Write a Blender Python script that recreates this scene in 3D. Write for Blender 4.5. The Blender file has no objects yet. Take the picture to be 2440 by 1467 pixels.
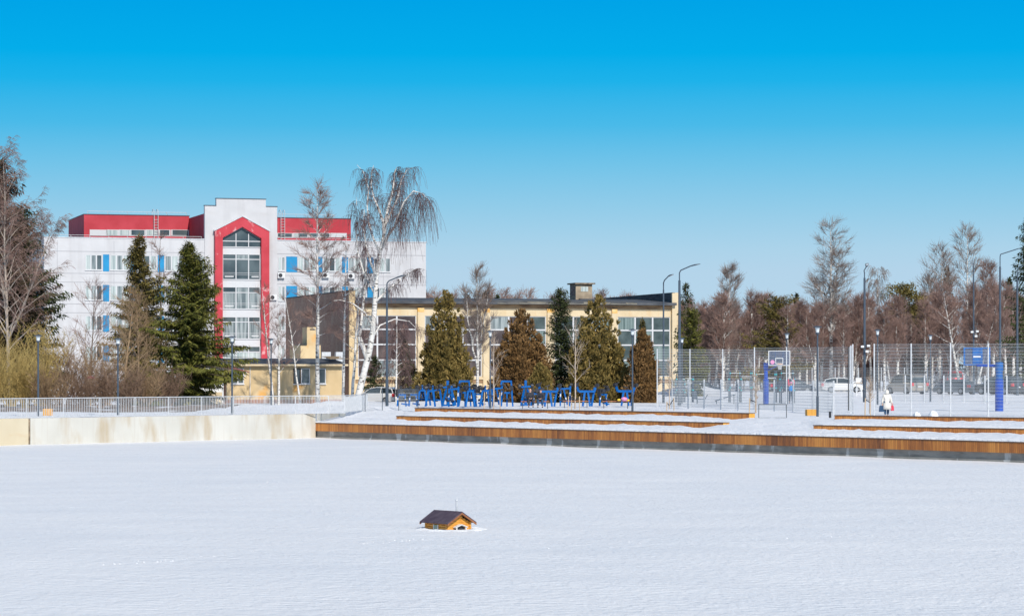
import bpy, bmesh, math, random
import numpy as np
from mathutils import Vector, noise
R = math.radians
scene = bpy.context.scene
col = scene.collection

# ------------------------------------------------------------ camera, sky, sun, exposure
F = 6500.0          # focal length, in pixels of a 2440 px wide picture
EYE = 2.7           # eye height above the snowy plaza (z = 0); the frozen pond lies at ICE
ICE = -1.45
HZ = 881.0
cam = bpy.data.cameras.new('camera')
cam.sensor_width = 36.0
cam.lens = F / 2440 * 36
cam.shift_y = (HZ - 733.5) / 2440
cam.clip_start = 0.5
cam.clip_end = 9000
co = bpy.data.objects.new('camera', cam)
co.location = (0, 0, EYE)
co.rotation_euler = (R(90), 0, 0)
col.objects.link(co)
scene.camera = co
scene.view_settings.view_transform = 'Standard'
scene.view_settings.look = 'None'
scene.view_settings.gamma = 1
scene.view_settings.exposure = 0.08

SUN_AZ, SUN_EL = R(23), R(36)     # azimuth measured from behind the camera towards the right
sv = Vector((math.sin(SUN_AZ) * math.cos(SUN_EL), -math.cos(SUN_AZ) * math.cos(SUN_EL), math.sin(SUN_EL)))
sun = bpy.data.lights.new('sun', 'SUN')
sun.energy = 3.9
sun.angle = R(0.5)
sun.color = (1.0, 0.95, 0.87)
so = bpy.data.objects.new('sun', sun)
so.rotation_euler = sv.to_track_quat('Z', 'Y').to_euler()
so.location = (30, -40, 60)
col.objects.link(so)

world = bpy.data.worlds.new('World')
scene.world = world
world.use_nodes = True
wn, wl = world.node_tree.nodes, world.node_tree.links
wn.clear()
wo = wn.new('ShaderNodeOutputWorld')
wb = wn.new('ShaderNodeBackground')
wb.inputs[1].default_value = 0.1
sky = wn.new('ShaderNodeTexSky')
sky.sky_type = 'NISHITA'
sky.sun_disc = False
sky.sun_elevation = SUN_EL
sky.sun_rotation = math.pi - SUN_AZ
sky.air_density = 1.0
sky.dust_density = 0.3
sky.ozone_density = 2.0
tc = wn.new('ShaderNodeTexCoord')
sx = wn.new('ShaderNodeSeparateXYZ')
wl.new(tc.outputs['Generated'], sx.inputs[0])
cr = wn.new('ShaderNodeValToRGB')          # clear-sky colour by elevation above the horizon
el = cr.color_ramp.elements
def srgb(r, g, b):
    f = lambda c: (c / 255 / 12.92) if c / 255 <= 0.04045 else ((c / 255 + 0.055) / 1.055) ** 2.4
    return (f(r), f(g), f(b))
stops = [(0.0, (187, 215, 234)), (0.26, (180, 212, 234)), (0.32, (172, 211, 234)), (0.43, (147, 204, 233)),
         (0.54, (116, 196, 233)), (0.65, (74, 186, 233)), (0.765, (30, 178, 234)), (0.84, (4, 173, 234)), (1.0, (0, 162, 231))]
while len(el) < len(stops):
    el.new(0.5)
for e, (p, c) in zip(el, stops):
    e.position = p
    e.color = (*srgb(*c), 1)
m1 = wn.new('ShaderNodeMath'); m1.operation = 'MULTIPLY'; m1.inputs[1].default_value = 1 / 0.137
wl.new(sx.outputs[2], m1.inputs[0]); wl.new(m1.outputs[0], cr.inputs[0])
sc_ = wn.new('ShaderNodeVectorMath'); sc_.operation = 'SCALE'; sc_.inputs['Scale'].default_value = 10.0 / 2 ** 0.08
wl.new(cr.outputs[0], sc_.inputs[0])
mr = wn.new('ShaderNodeMapRange'); mr.inputs[1].default_value = 0.14; mr.inputs[2].default_value = 0.4
mr.inputs[3].default_value = 0.0; mr.inputs[4].default_value = 1.0
wl.new(sx.outputs[2], mr.inputs[0])
mx = wn.new('ShaderNodeMix'); mx.data_type = 'RGBA'
wl.new(mr.outputs[0], mx.inputs[0]); wl.new(sc_.outputs[0], mx.inputs[6]); wl.new(sky.outputs[0], mx.inputs[7])
wl.new(mx.outputs[2], wb.inputs[0]); wl.new(wb.outputs[0], wo.inputs[0])

# ------------------------------------------------------------ places: where a photographed point stands at distance Y
def W(px, py, Y):
    return Vector(((px - 1220) / F * Y, Y, EYE - (py - HZ) / F * Y))
def G(px, Y, z=0.0):
    return Vector(((px - 1220) / F * Y, Y, z))
def Q(px, py, z=0.0):            # the point of the level z seen at (px, py)
    Y = (EYE - z) * F / (py - HZ)
    return Vector(((px - 1220) / F * Y, Y, z))

# ------------------------------------------------------------ object helpers
def tag(o, label=None, cat=None, group=None, kind=None):
    if label: o['label'] = label
    if cat: o['category'] = cat
    if group: o['group'] = group
    if kind: o['kind'] = kind
    return o
def thing(name, label, cat, loc=(0, 0, 0), rz=0.0, group=None, scale=None):
    o = bpy.data.objects.new(name, None)
    o.empty_display_size = 0.3
    o.location = loc
    o.rotation_euler = (0, 0, rz)
    if scale: o.scale = (scale,) * 3 if not hasattr(scale, '__len__') else scale
    col.objects.link(o)
    return tag(o, label, cat, group)
def obj_from_mesh(name, me, parent=None):
    o = bpy.data.objects.new(name, me)
    col.objects.link(o)
    if parent: o.parent = parent
    return o
def dup(root, loc, rz, label=None, scale=None, group=None):
    r = root.copy(); col.objects.link(r); r.location = loc; r.rotation_euler = (0, 0, rz)
    if scale: r.scale = (scale,) * 3 if not hasattr(scale, '__len__') else scale
    if label: r['label'] = label
    if group: r['group'] = group
    for ch in list(root.children):
        c = ch.copy(); col.objects.link(c); c.parent = r
        for g in list(ch.children):
            d = g.copy(); col.objects.link(d); d.parent = c
    return r

class MB:
    def __init__(s):
        s.v = []; s.f = []; s.m = []
    def add(s, vs, fs, mi=0):
        n = len(s.v)
        s.v += [tuple(p) for p in vs]
        s.f += [tuple(i + n for i in f) for f in fs]
        s.m += [mi] * len(fs)
        return s
    def box(s, x0, x1, y0, y1, z0, z1, mi=0):
        vs = [(x0, y0, z0), (x1, y0, z0), (x1, y1, z0), (x0, y1, z0), (x0, y0, z1), (x1, y0, z1), (x1, y1, z1), (x0, y1, z1)]
        return s.add(vs, [(3, 2, 1, 0), (4, 5, 6, 7), (0, 1, 5, 4), (1, 2, 6, 5), (2, 3, 7, 6), (3, 0, 4, 7)], mi)
    def bar(s, a, b, w, h=None, mi=0):     # square bar between two points
        a, b = Vector(a), Vector(b); h = h or w
        d = (b - a).normalized()
        up = Vector((0, 0, 1)) if abs(d.z) < 0.95 else Vector((0, 1, 0))
        sd = d.cross(up).normalized() * w / 2; u = sd.cross(d).normalized() * h / 2
        vs = [a - sd - u, a + sd - u, a + sd + u, a - sd + u, b - sd - u, b + sd - u, b + sd + u, b - sd + u]
        return s.add(vs, [(0, 1, 2, 3), (7, 6, 5, 4), (0, 4, 5, 1), (1, 5, 6, 2), (2, 6, 7, 3), (3, 7, 4, 0)], mi)
    def tube(s, a, b, r0, r1=None, n=8, mi=0, cap=True):
        a, b = Vector(a), Vector(b); r1 = r0 if r1 is None else r1
        d = (b - a).normalized()
        up = Vector((0, 0, 1)) if abs(d.z) < 0.95 else Vector((0, 1, 0))
        x = d.cross(up).normalized(); y = d.cross(x)
        vs = []
        for p, r in ((a, r0), (b, r1)):
            for k in range(n):
                t = 2 * math.pi * k / n
                vs.append(p + x * math.cos(t) * r + y * math.sin(t) * r)
        fs = [(k, (k + 1) % n, n + (k + 1) % n, n + k) for k in range(n)]
        if cap: fs += [tuple(range(n))[::-1], tuple(range(n, 2 * n))]
        return s.add(vs, fs, mi)
    def path(s, pts, r, n=8, mi=0):
        rs = r if hasattr(r, '__len__') else [r] * len(pts)
        for i in range(len(pts) - 1):
            s.tube(pts[i], pts[i + 1], rs[i], rs[i + 1], n, mi)
        return s
    def lathe(s, prof, n=12, mi=0, c=(0, 0, 0)):
        vs = []; fs = []
        for r, z in prof:
            for k in range(n):
                t = 2 * math.pi * k / n
                vs.append((c[0] + r * math.cos(t), c[1] + r * math.sin(t), c[2] + z))
        for i in range(len(prof) - 1):
            for k in range(n):
                a = i * n + k; b = i * n + (k + 1) % n
                fs.append((a, b, b + n, a + n))
        fs += [tuple(range(n))[::-1], tuple(range((len(prof) - 1) * n, len(prof) * n))]
        return s.add(vs, fs, mi)
    def prism(s, poly, y0, y1, mi=0):      # polygon in (x, z) pushed along y
        n = len(poly)
        vs = [(x, y0, z) for x, z in poly] + [(x, y1, z) for x, z in poly]
        fs = [tuple(range(n)), tuple(range(n, 2 * n))[::-1]] + [(k, n + k, n + (k + 1) % n, (k + 1) % n) for k in range(n)]
        return s.add(vs, fs, mi)
    def blob(s, c, r, seed=0, n=8, m=6, amp=0.15, mi=0):
        rs = r if hasattr(r, '__len__') else (r, r, r)
        vs = []; fs = []
        for i in range(m + 1):
            th = math.pi * i / m
            for k in range(n):
                ph = 2 * math.pi * k / n
                d = Vector((math.sin(th) * math.cos(ph), math.sin(th) * math.sin(ph), math.cos(th)))
                q = 1 + amp * noise.noise(d * 1.7 + Vector((seed, seed * 0.7, 0)))
                vs.append((c[0] + d.x * rs[0] * q, c[1] + d.y * rs[1] * q, c[2] + d.z * rs[2] * q))
        for i in range(m):
            for k in range(n):
                a = i * n + k; b = i * n + (k + 1) % n
                fs.append((a, a + n, b + n, b))
        return s.add(vs, fs, mi)
    def build(s, name, mats, parent=None, smooth=False, bevel=0.0):
        me = bpy.data.meshes.new(name)
        me.from_pydata(s.v, [], s.f)
        for m in (mats if isinstance(mats, (list, tuple)) else [mats]):
            me.materials.append(m)
        me.polygons.foreach_set('material_index', s.m)
        bm = bmesh.new(); bm.from_mesh(me)
        bmesh.ops.recalc_face_normals(bm, faces=bm.faces)
        bm.to_mesh(me); bm.free()
        if smooth:
            me.polygons.foreach_set('use_smooth', [True] * len(me.polygons))
        me.update()
        o = obj_from_mesh(name, me, parent)
        if bevel:
            b = o.modifiers.new('bevel', 'BEVEL'); b.width = bevel; b.segments = 2; b.limit_method = 'ANGLE'
        return o

# ------------------------------------------------------------ materials
def nmat(name, c1, c2=None, scale=3.0, rough=0.7, stretch=(1, 1, 1), bump=0.0, bscale=None, metal=0.0, detail=4, spec=0.5, lo=0.35, hi=0.65):
    m = bpy.data.materials.new(name); m.use_nodes = True
    n, l = m.node_tree.nodes, m.node_tree.links
    p = n['Principled BSDF']
    p.inputs['Roughness'].default_value = rough
    p.inputs['Metallic'].default_value = metal
    p.inputs['Specular IOR Level'].default_value = spec
    p.inputs['Base Color'].default_value = (*c1, 1)
    t = n.new('ShaderNodeTexCoord'); mp = n.new('ShaderNodeMapping'); mp.inputs['Scale'].default_value = stretch
    l.new(t.outputs['Object'], mp.inputs[0])
    if c2:
        ns = n.new('ShaderNodeTexNoise'); ns.inputs['Scale'].default_value = scale; ns.inputs['Detail'].default_value = detail
        l.new(mp.outputs[0], ns.inputs['Vector'])
        r = n.new('ShaderNodeValToRGB')
        r.color_ramp.elements[0].position = lo; r.color_ramp.elements[1].position = hi
        r.color_ramp.elements[0].color = (*c1, 1); r.color_ramp.elements[1].color = (*c2, 1)
        l.new(ns.outputs[0], r.inputs[0]); l.new(r.outputs[0], p.inputs['Base Color'])
    if bump:
        nb = n.new('ShaderNodeTexNoise'); nb.inputs['Scale'].default_value = bscale or scale * 4; nb.inputs['Detail'].default_value = 5
        l.new(mp.outputs[0], nb.inputs['Vector'])
        b = n.new('ShaderNodeBump'); b.inputs['Strength'].default_value = 1.0; b.inputs['Distance'].default_value = bump
        l.new(nb.outputs[0], b.inputs['Height']); l.new(b.outputs[0], p.inputs['Normal'])
    return m

def layer(m, color, scale, stretch, lo, hi, amount=1.0, detail=5, offset=(0, 0, 0)):
    """one more noise-shaped stain layer over a material's base colour"""
    n, l = m.node_tree.nodes, m.node_tree.links
    p = n['Principled BSDF']
    t = n.new('ShaderNodeTexCoord'); mp = n.new('ShaderNodeMapping'); mp.inputs['Scale'].default_value = stretch; mp.inputs['Location'].default_value = offset
    l.new(t.outputs['Object'], mp.inputs[0])
    ns = n.new('ShaderNodeTexNoise'); ns.inputs['Scale'].default_value = scale; ns.inputs['Detail'].default_value = detail
    l.new(mp.outputs[0], ns.inputs['Vector'])
    r = n.new('ShaderNodeMapRange'); r.inputs[1].default_value = lo; r.inputs[2].default_value = hi; r.inputs[4].default_value = amount
    l.new(ns.outputs[0], r.inputs[0])
    mix = n.new('ShaderNodeMix'); mix.data_type = 'RGBA'
    if p.inputs['Base Color'].links:
        l.new(p.inputs['Base Color'].links[0].from_socket, mix.inputs[6])
    else:
        mix.inputs[6].default_value = p.inputs['Base Color'].default_value
    mix.inputs[7].default_value = (*color, 1)
    l.new(r.outputs[0], mix.inputs[0]); l.new(mix.outputs[2], p.inputs['Base Color'])
    return m

def snow_mat(name, c1, c2, near):
    m = nmat(name, c1, c2, scale=0.5, rough=0.6, stretch=(0.5, 1, 1), lo=0.3, hi=0.7, spec=0.3)
    n, l = m.node_tree.nodes, m.node_tree.links
    p = n['Principled BSDF']
    t = n.new('ShaderNodeTexCoord')
    prev = None
    for sc, st, d in near:
        mp = n.new('ShaderNodeMapping'); mp.inputs['Scale'].default_value = st
        l.new(t.outputs['Object'], mp.inputs[0])
        ns = n.new('ShaderNodeTexNoise'); ns.inputs['Scale'].default_value = sc; ns.inputs['Detail'].default_value = 4
        l.new(mp.outputs[0], ns.inputs['Vector'])
        b = n.new('ShaderNodeBump'); b.inputs['Distance'].default_value = d
        l.new(ns.outputs[0], b.inputs['Height'])
        if prev: l.new(prev.outputs[0], b.inputs['Normal'])
        prev = b
    l.new(prev.outputs[0], p.inputs['Normal'])
    return m

M = {}
M['pond'] = snow_mat('pond snow', (0.82, 0.825, 0.835), (0.88, 0.88, 0.88), [(0.35, (1, 1.0, 1), 0.05), (1.6, (1, 1.5, 1), 0.035), (5.0, (0.8, 1.0, 1), 0.07), (14, (0.8, 1, 1), 0.035)])
M['pond'] = layer(M['pond'], (0.78, 0.80, 0.825), 0.12, (1, 1, 1), 0.42, 0.68, 0.5)
M['snow'] = snow_mat('plaza snow', (0.80, 0.81, 0.84), (0.88, 0.88, 0.89), [(0.8, (1, 1, 1), 0.12), (3.5, (1, 1, 1), 0.09), (10, (1, 1, 1), 0.04)])
M['white_wall'] = layer(layer(nmat('white facade panels', (0.51, 0.505, 0.515), (0.56, 0.555, 0.565), 0.35, 0.75, (1, 1, 1.4), 0.004, 6), (0.37, 0.355, 0.36), 0.5, (2.2, 2.2, 0.18), 0.5, 0.75, 0.45), (0.42, 0.39, 0.37), 0.25, (1, 1, 2.5), 0.55, 0.7, 0.3)
M['red'] = nmat('red facade render', (0.44, 0.025, 0.04), (0.53, 0.045, 0.065), 0.5, 0.7)
M['red_worn'] = layer(nmat('worn red render', (0.44, 0.025, 0.04), (0.53, 0.045, 0.065), 0.5, 0.7), (0.75, 0.45, 0.45), 1.1, (1, 1, 0.7), 0.60, 0.68, 0.7)
M['blue_panel'] = nmat('blue facade panel', (0.0, 0.20, 0.42), (0.0, 0.25, 0.50), 1.0, 0.5)
M['seam'] = nmat('panel seam', (0.30, 0.30, 0.32), rough=0.8)
M['frame'] = nmat('white window frame', (0.58, 0.58, 0.59), rough=0.45)
M['brown_frame'] = nmat('brown window frame', (0.05, 0.03, 0.025), rough=0.5)
M['glass'] = nmat('dark window glass', (0.03, 0.045, 0.055), (0.10, 0.13, 0.14), 0.35, 0.08, (1, 1, 1), spec=0.6)
M['glass_brown'] = nmat('glass with painted brown reflection', (0.05, 0.035, 0.035), (0.12, 0.09, 0.085), 0.6, 0.1)  # brown reflection in the left hall windows, put into the glass colour
M['glass_green'] = nmat('greenish glass', (0.03, 0.045, 0.045), (0.09, 0.12, 0.12), 0.8, 0.1)
M['curtain_green'] = nmat('greenish curtained glass', (0.08, 0.12, 0.115), (0.22, 0.28, 0.27), 3.0, 0.2, (1.5, 1.5, 0.05))
M['curtain'] = nmat('window with pale curtain', (0.30, 0.36, 0.36), (0.55, 0.60, 0.58), 3.0, 0.25, (1.5, 1.5, 0.05))
M['curtain2'] = nmat('window with grey curtain', (0.12, 0.15, 0.16), (0.36, 0.40, 0.40), 2.4, 0.2, (1.5, 1.5, 0.1))
M['metal_grey'] = nmat('galvanised steel', (0.50, 0.52, 0.54), (0.62, 0.63, 0.65), 5, 0.45, metal=0.2)
M['pole'] = nmat('dark blue grey pole paint', (0.045, 0.065, 0.09), (0.06, 0.08, 0.11), 3, 0.45)
M['lamp_glass'] = nmat('frosted lantern glass', (0.65, 0.70, 0.72), rough=0.2)
M['black'] = nmat('black rubber and plastic', (0.02, 0.02, 0.025), (0.035, 0.035, 0.04), 6, 0.5)
M['roof_felt'] = nmat('dark roofing felt', (0.045, 0.05, 0.06), (0.10, 0.105, 0.115), 0.9, 0.85, (1, 1, 3), 0.01)
M['roof_light'] = nmat('peeling roof edge', (0.24, 0.22, 0.17), (0.12, 0.11, 0.10), 1.2, 0.85)
M['yellow'] = layer(nmat('ochre render', (0.56, 0.41, 0.22), (0.66, 0.50, 0.29), 0.6, 0.85, (1, 1, 1), 0.004, 8), (0.70, 0.33, 0.05), 0.55, (1, 1, 0.8), 0.60, 0.70, 0.75)
M['yellow_pale'] = layer(nmat('pale ochre render', (0.60, 0.47, 0.29), (0.66, 0.54, 0.36), 0.7, 0.85), (0.60, 0.40, 0.20), 1.3, (1, 1, 0.3), 0.56, 0.72, 0.7)
M['orange_patch'] = nmat('orange stained render', (0.72, 0.38, 0.08), (0.76, 0.55, 0.28), 1.6, 0.85)
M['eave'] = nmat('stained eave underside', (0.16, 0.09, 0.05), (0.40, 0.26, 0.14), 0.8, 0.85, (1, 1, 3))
M['brown_shaded'] = layer(nmat('shadowed brown wall', (0.22, 0.125, 0.09), (0.32, 0.20, 0.145), 2.5, 0.9, (1, 1, 2)), (0.34, 0.26, 0.20), 0.6, (1, 1, 0.6), 0.5, 0.7, 0.6)  # brown wall; its shade is put into the dark tone
M['brick_plinth'] = nmat('red brick plinth', (0.30, 0.12, 0.06), (0.38, 0.18, 0.10), 3, 0.85)
M['siding'] = nmat('white siding', (0.76, 0.76, 0.74), (0.82, 0.82, 0.80), 2, 0.6, (0.2, 1, 8))
M['canopy'] = nmat('brown red metal canopy', (0.20, 0.05, 0.05), (0.28, 0.09, 0.08), 2, 0.5)
M['blue'] = nmat('bright blue machine paint', (0.0, 0.085, 0.32), (0.0, 0.125, 0.42), 4, 0.6, spec=0.25)
M['hoop_blue'] = nmat('deep blue padding', (0.0, 0.04, 0.34), (0.0, 0.07, 0.45), 2, 0.3)
M['turq'] = nmat('turquoise clamp', (0.0, 0.45, 0.48), rough=0.4)
M['white'] = nmat('white paint', (0.68, 0.68, 0.68), rough=0.5)
M['wire'] = nmat('galvanised wire', (0.42, 0.45, 0.48), rough=0.5, metal=0.1)
M['dark_wire'] = nmat('dark painted frame', (0.10, 0.11, 0.12), rough=0.6)
M['tint'] = nmat('car window', (0.02, 0.03, 0.035), (0.05, 0.08, 0.09), 0.8, 0.08)
M['tyre'] = nmat('tyre rubber', (0.02, 0.02, 0.02), rough=0.8)
M['rim'] = nmat('wheel rim', (0.35, 0.36, 0.38), rough=0.4, metal=0.6)
M['tail'] = nmat('red tail lamp', (0.65, 0.02, 0.03), rough=0.25)
M['head'] = nmat('clear head lamp', (0.7, 0.72, 0.72), rough=0.15)
M['skin'] = nmat('skin', (0.62, 0.38, 0.28), rough=0.6)
M['hair'] = nmat('grey hair', (0.45, 0.42, 0.40), (0.6, 0.56, 0.52), 20, 0.8)
M['navy'] = nmat('black navy jacket', (0.012, 0.014, 0.022), (0.03, 0.032, 0.045), 9, 0.7, bump=0.01)
M['jeans'] = nmat('blue trousers', (0.015, 0.05, 0.11), (0.03, 0.08, 0.16), 9, 0.8)
M['coat'] = nmat('cream quilted coat', (0.68, 0.64, 0.57), (0.76, 0.72, 0.66), 3, 0.8, (1, 1, 5), 0.015, 5)
M['vest'] = nmat('bright blue vest', (0.0, 0.20, 0.60), (0.01, 0.26, 0.70), 5, 0.7)
M['redcloth'] = nmat('red cloth', (0.60, 0.03, 0.07), (0.66, 0.08, 0.12), 5, 0.8)
M['pink'] = nmat('pink cloth', (0.80, 0.25, 0.45), (0.70, 0.30, 0.55), 8, 0.7)
M['yellowcloth'] = nmat('yellow plastic', (0.80, 0.55, 0.05), rough=0.6)
M['orange'] = nmat('orange plastic', (0.85, 0.28, 0.01), rough=0.4)
M['bench_wood'] = nmat('brown bench slats', (0.30, 0.11, 0.05), (0.42, 0.18, 0.08), 4, 0.6, (0.3, 1, 4))
M['pale_wood'] = nmat('pale stake wood', (0.50, 0.36, 0.22), (0.60, 0.45, 0.30), 6, 0.8, (1, 1, 0.2))
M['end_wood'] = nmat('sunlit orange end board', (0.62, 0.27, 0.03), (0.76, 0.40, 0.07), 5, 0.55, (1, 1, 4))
M['box_wood'] = nmat('orange slatted timber', (0.62, 0.28, 0.035), (0.70, 0.38, 0.07), 7, 0.6, (3, 3, 0.2))
M['heap'] = M['snow']

def planks(name, cols, w=0.12):
    """vertical boards along local x, each with its own tone, dark gaps and weathering"""
    m = bpy.data.materials.new(name); m.use_nodes = True
    n, l = m.node_tree.nodes, m.node_tree.links
    p = n['Principled BSDF']; p.inputs['Roughness'].default_value = 0.55
    t = n.new('ShaderNodeTexCoord'); s = n.new('ShaderNodeSeparateXYZ'); l.new(t.outputs['Object'], s.inputs[0])
    d = n.new('ShaderNodeMath'); d.operation = 'DIVIDE'; d.inputs[1].default_value = w; l.new(s.outputs[0], d.inputs[0])
    fl = n.new('ShaderNodeMath'); fl.operation = 'FLOOR'; l.new(d.outputs[0], fl.inputs[0])
    wn_ = n.new('ShaderNodeTexWhiteNoise'); wn_.noise_dimensions = '1D'; l.new(fl.outputs[0], wn_.inputs['W'])
    ns = n.new('ShaderNodeTexNoise'); ns.noise_dimensions = '1D'; ns.inputs['Scale'].default_value = 0.35; ns.inputs['Detail'].default_value = 4
    l.new(s.outputs[0], ns.inputs['W'])
    g = n.new('ShaderNodeTexNoise'); g.inputs['Scale'].default_value = 6; g.inputs['Detail'].default_value = 6
    mp = n.new('ShaderNodeMapping'); mp.inputs['Scale'].default_value = (6, 1, 0.5); l.new(t.outputs['Object'], mp.inputs[0]); l.new(mp.outputs[0], g.inputs['Vector'])
    a = n.new('ShaderNodeMath'); a.operation = 'MULTIPLY_ADD'; a.inputs[1].default_value = 0.32; l.new(wn_.outputs[0], a.inputs[0])
    b = n.new('ShaderNodeMath'); b.operation = 'MULTIPLY_ADD'; b.inputs[1].default_value = 1.3; b.inputs[2].default_value = -0.52
    l.new(ns.outputs[0], b.inputs[0]); l.new(b.outputs[0], a.inputs[2])
    c = n.new('ShaderNodeMath'); c.operation = 'MULTIPLY_ADD'; c.inputs[1].default_value = 0.7; l.new(g.outputs[0], c.inputs[0]); l.new(a.outputs[0], c.inputs[2])
    r = n.new('ShaderNodeValToRGB'); e = r.color_ramp.elements
    e[0].position = 0.25; e[1].position = 0.95
    e[0].color = (*cols[0], 1); e[1].color = (*cols[2], 1); k = e.new(0.6); k.color = (*cols[1], 1)
    l.new(c.outputs[0], r.inputs[0])
    fr = n.new('ShaderNodeMath'); fr.operation = 'FRACT'; l.new(d.outputs[0], fr.inputs[0])
    lt = n.new('ShaderNodeMath'); lt.operation = 'LESS_THAN'; lt.inputs[1].default_value = 0.07; l.new(fr.outputs[0], lt.inputs[0])
    mi = n.new('ShaderNodeMix'); mi.data_type = 'RGBA'; mi.inputs[7].default_value = (0.08, 0.03, 0.01, 1)
    l.new(lt.outputs[0], mi.inputs[0]); l.new(r.outputs[0], mi.inputs[6]); l.new(mi.outputs[2], p.inputs['Base Color'])
    return m
M['fascia'] = planks('orange brown decking boards', [(0.18, 0.06, 0.02), (0.46, 0.155, 0.03), (0.70, 0.28, 0.055)])
M['fascia_top'] = nmat('dark top board', (0.10, 0.06, 0.04), (0.16, 0.09, 0.06), 3, 0.7, (0.3, 2, 1))
M['conc'] = layer(layer(layer(nmat('cast concrete', (0.53, 0.515, 0.465), (0.61, 0.595, 0.545), 0.5, 0.85, (1, 1, 0.6), 0.004, 10),
                  (0.42, 0.32, 0.19), 0.9, (1.2, 1.2, 0.35), 0.48, 0.68, 0.7), (0.50, 0.46, 0.40), 2.0, (2.5, 2.5, 0.12), 0.52, 0.75, 0.6),
                  (0.40, 0.34, 0.26), 7.0, (1, 1, 1), 0.70, 0.76, 0.5)
M['conc_old'] = layer(nmat('ochre stained concrete', (0.55, 0.47, 0.33), (0.62, 0.54, 0.40), 0.5, 0.85, (1, 1, 0.6)), (0.55, 0.36, 0.16), 0.6, (0.7, 0.7, 2.5), 0.52, 0.68, 0.6)
M['conc_joint'] = nmat('crumbled joint', (0.12, 0.09, 0.06), (0.32, 0.24, 0.16), 5, 0.95)
M['conc_dark'] = layer(layer(nmat('damp dark concrete', (0.22, 0.21, 0.19), (0.32, 0.305, 0.275), 1.2, 0.8, (1, 1, 2)),
                  (0.55, 0.55, 0.53), 0.9, (1.1, 1, 0.40), 0.575, 0.61, 0.8), (0.13, 0.12, 0.11), 1.5, (0.6, 1, 3), 0.55, 0.7, 0.6)
# ------------------------------------------------------------ ground, pond
def line_at(a, b):
    k = (b.y - a.y) / (b.x - a.x)
    return lambda X: a.y + (X - a.x) * k
wall_px = [(-700, 1081), (-200, 1066), (0, 1060.5), (150, 1057), (300, 1053.5), (500, 1048.6), (700, 1043.6), (752, 1042.4)]
WL = [Q(x, y, ICE) for x, y in wall_px]                     # foot of the concrete wall
C0 = WL[-1]; C1 = Q(2440, 1102, ICE)                        # foot of the timber faced wall
dirv = (C1 - C0).normalized(); CEND = C0 + dirv * 75
fr_line = line_at(C0, C1)
def front(X):
    if X >= C0.x: return fr_line(min(X, CEND.x))
    if X <= WL[0].x: return WL[0].y
    for a, b in zip(WL, WL[1:]):
        if a.x <= X <= b.x: return a.y + (b.y - a.y) * (X - a.x) / (b.x - a.x)
ZM, ZU, ZF = -0.10, 0.30, -0.52
ml0, ml1, mr0, mr1 = Q(944, 990, ZM), Q(1722, 1006, ZM), Q(1938, 1012, ZM), Q(2440, 1021, ZM)
ul0, ul1, ur0, ur1 = Q(988, 971, ZU), Q(1784, 983.5, ZU), Q(1988, 988.5, ZU), Q(2440, 994.5, ZU)
mr1 = mr1 + (mr1 - mr0).normalized() * 30
ur1 = ur1 + (ur1 - ur0).normalized() * 30
def piece(a, b, c, d):
    l1, l2, l3 = line_at(a, b), line_at(b, c), line_at(c, d)
    return lambda X: l1(X) if X < b.x else (l2(X) if X < c.x else l3(min(X, d.x)))
mid_l = piece(ml0, ml1, mr0, mr1)
up_l = piece(ul0, ul1, ur0, ur1)
def sstep(a, b, x):
    t = min(1, max(0, (x - a) / (b - a))); return t * t * (3 - 2 * t)
def nz(x, y, s=1.0, k=0.0):
    return noise.noise(Vector((x * s, y * s, k)))
def seg_mask(X, a0, a1, b0, b1):
    """1 where a bench stands, 0 in the gap"""
    return max(min(sstep(a0 + 0.1, a0 + 0.6, X), 1 - sstep(a1 - .45, a1 - .1, X)), sstep(b0 + .1, b0 + .5, X))
heaps = []     # (x, y, radius x, radius y, height)
for px, Y, rx, ry, h in [(640, 190, 1.8, 2.0, .25), (600, 200, 1.8, 2, .2), (720, 200, 1.6, 2, .25), (790, 206, 1.8, 2, .38), (872, 216, 2.0, 3, .25), (690, 186, 1.2, 2, .2),
                         (500, 196, 2, 2, .15), (410, 184, 3, 2, .15), (1670, 262, 2.2, 3, .8), (1610, 262, 2, 3, .6),
                         (1780, 265, 3, 3, .35), (1020, 222, 5, 3, .25), (930, 188, 2.5, 3, .22), (900, 178, 1.8, 2, .25),
                         (1915, 262, 2.2, 2.5, .45), (1750, 258, 3, 2.5, .3), (2060, 262, 3, 2.5, .25), (2390, 240, 4, 3, .45), (2330, 250, 3, 3, .3)]:
    heaps.append(((px - 1220) / F * Y, Y, rx, ry, h))
def ground_z(X, Y):
    z = 0.05 * nz(X, Y, 0.18) + 0.03 * nz(X, Y, 0.7, 4)
    z += 0.34 * sstep(228, 276, Y) * sstep(6, 16, X)
    z -= 0.30 * sstep(215, 238, Y) * (1 - sstep(-8, -4, X)) * sstep(-20, -14, X)
    if 150 < Y < 280:
        for hx, hy, rx, ry, h in heaps:
            q = ((X - hx) / rx) ** 2 + ((Y - hy) / ry) ** 2
            if q < 6: z += h * math.exp(-q) * (1 + .25 * nz(X, Y, 1.5, 2))
    return z
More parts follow.
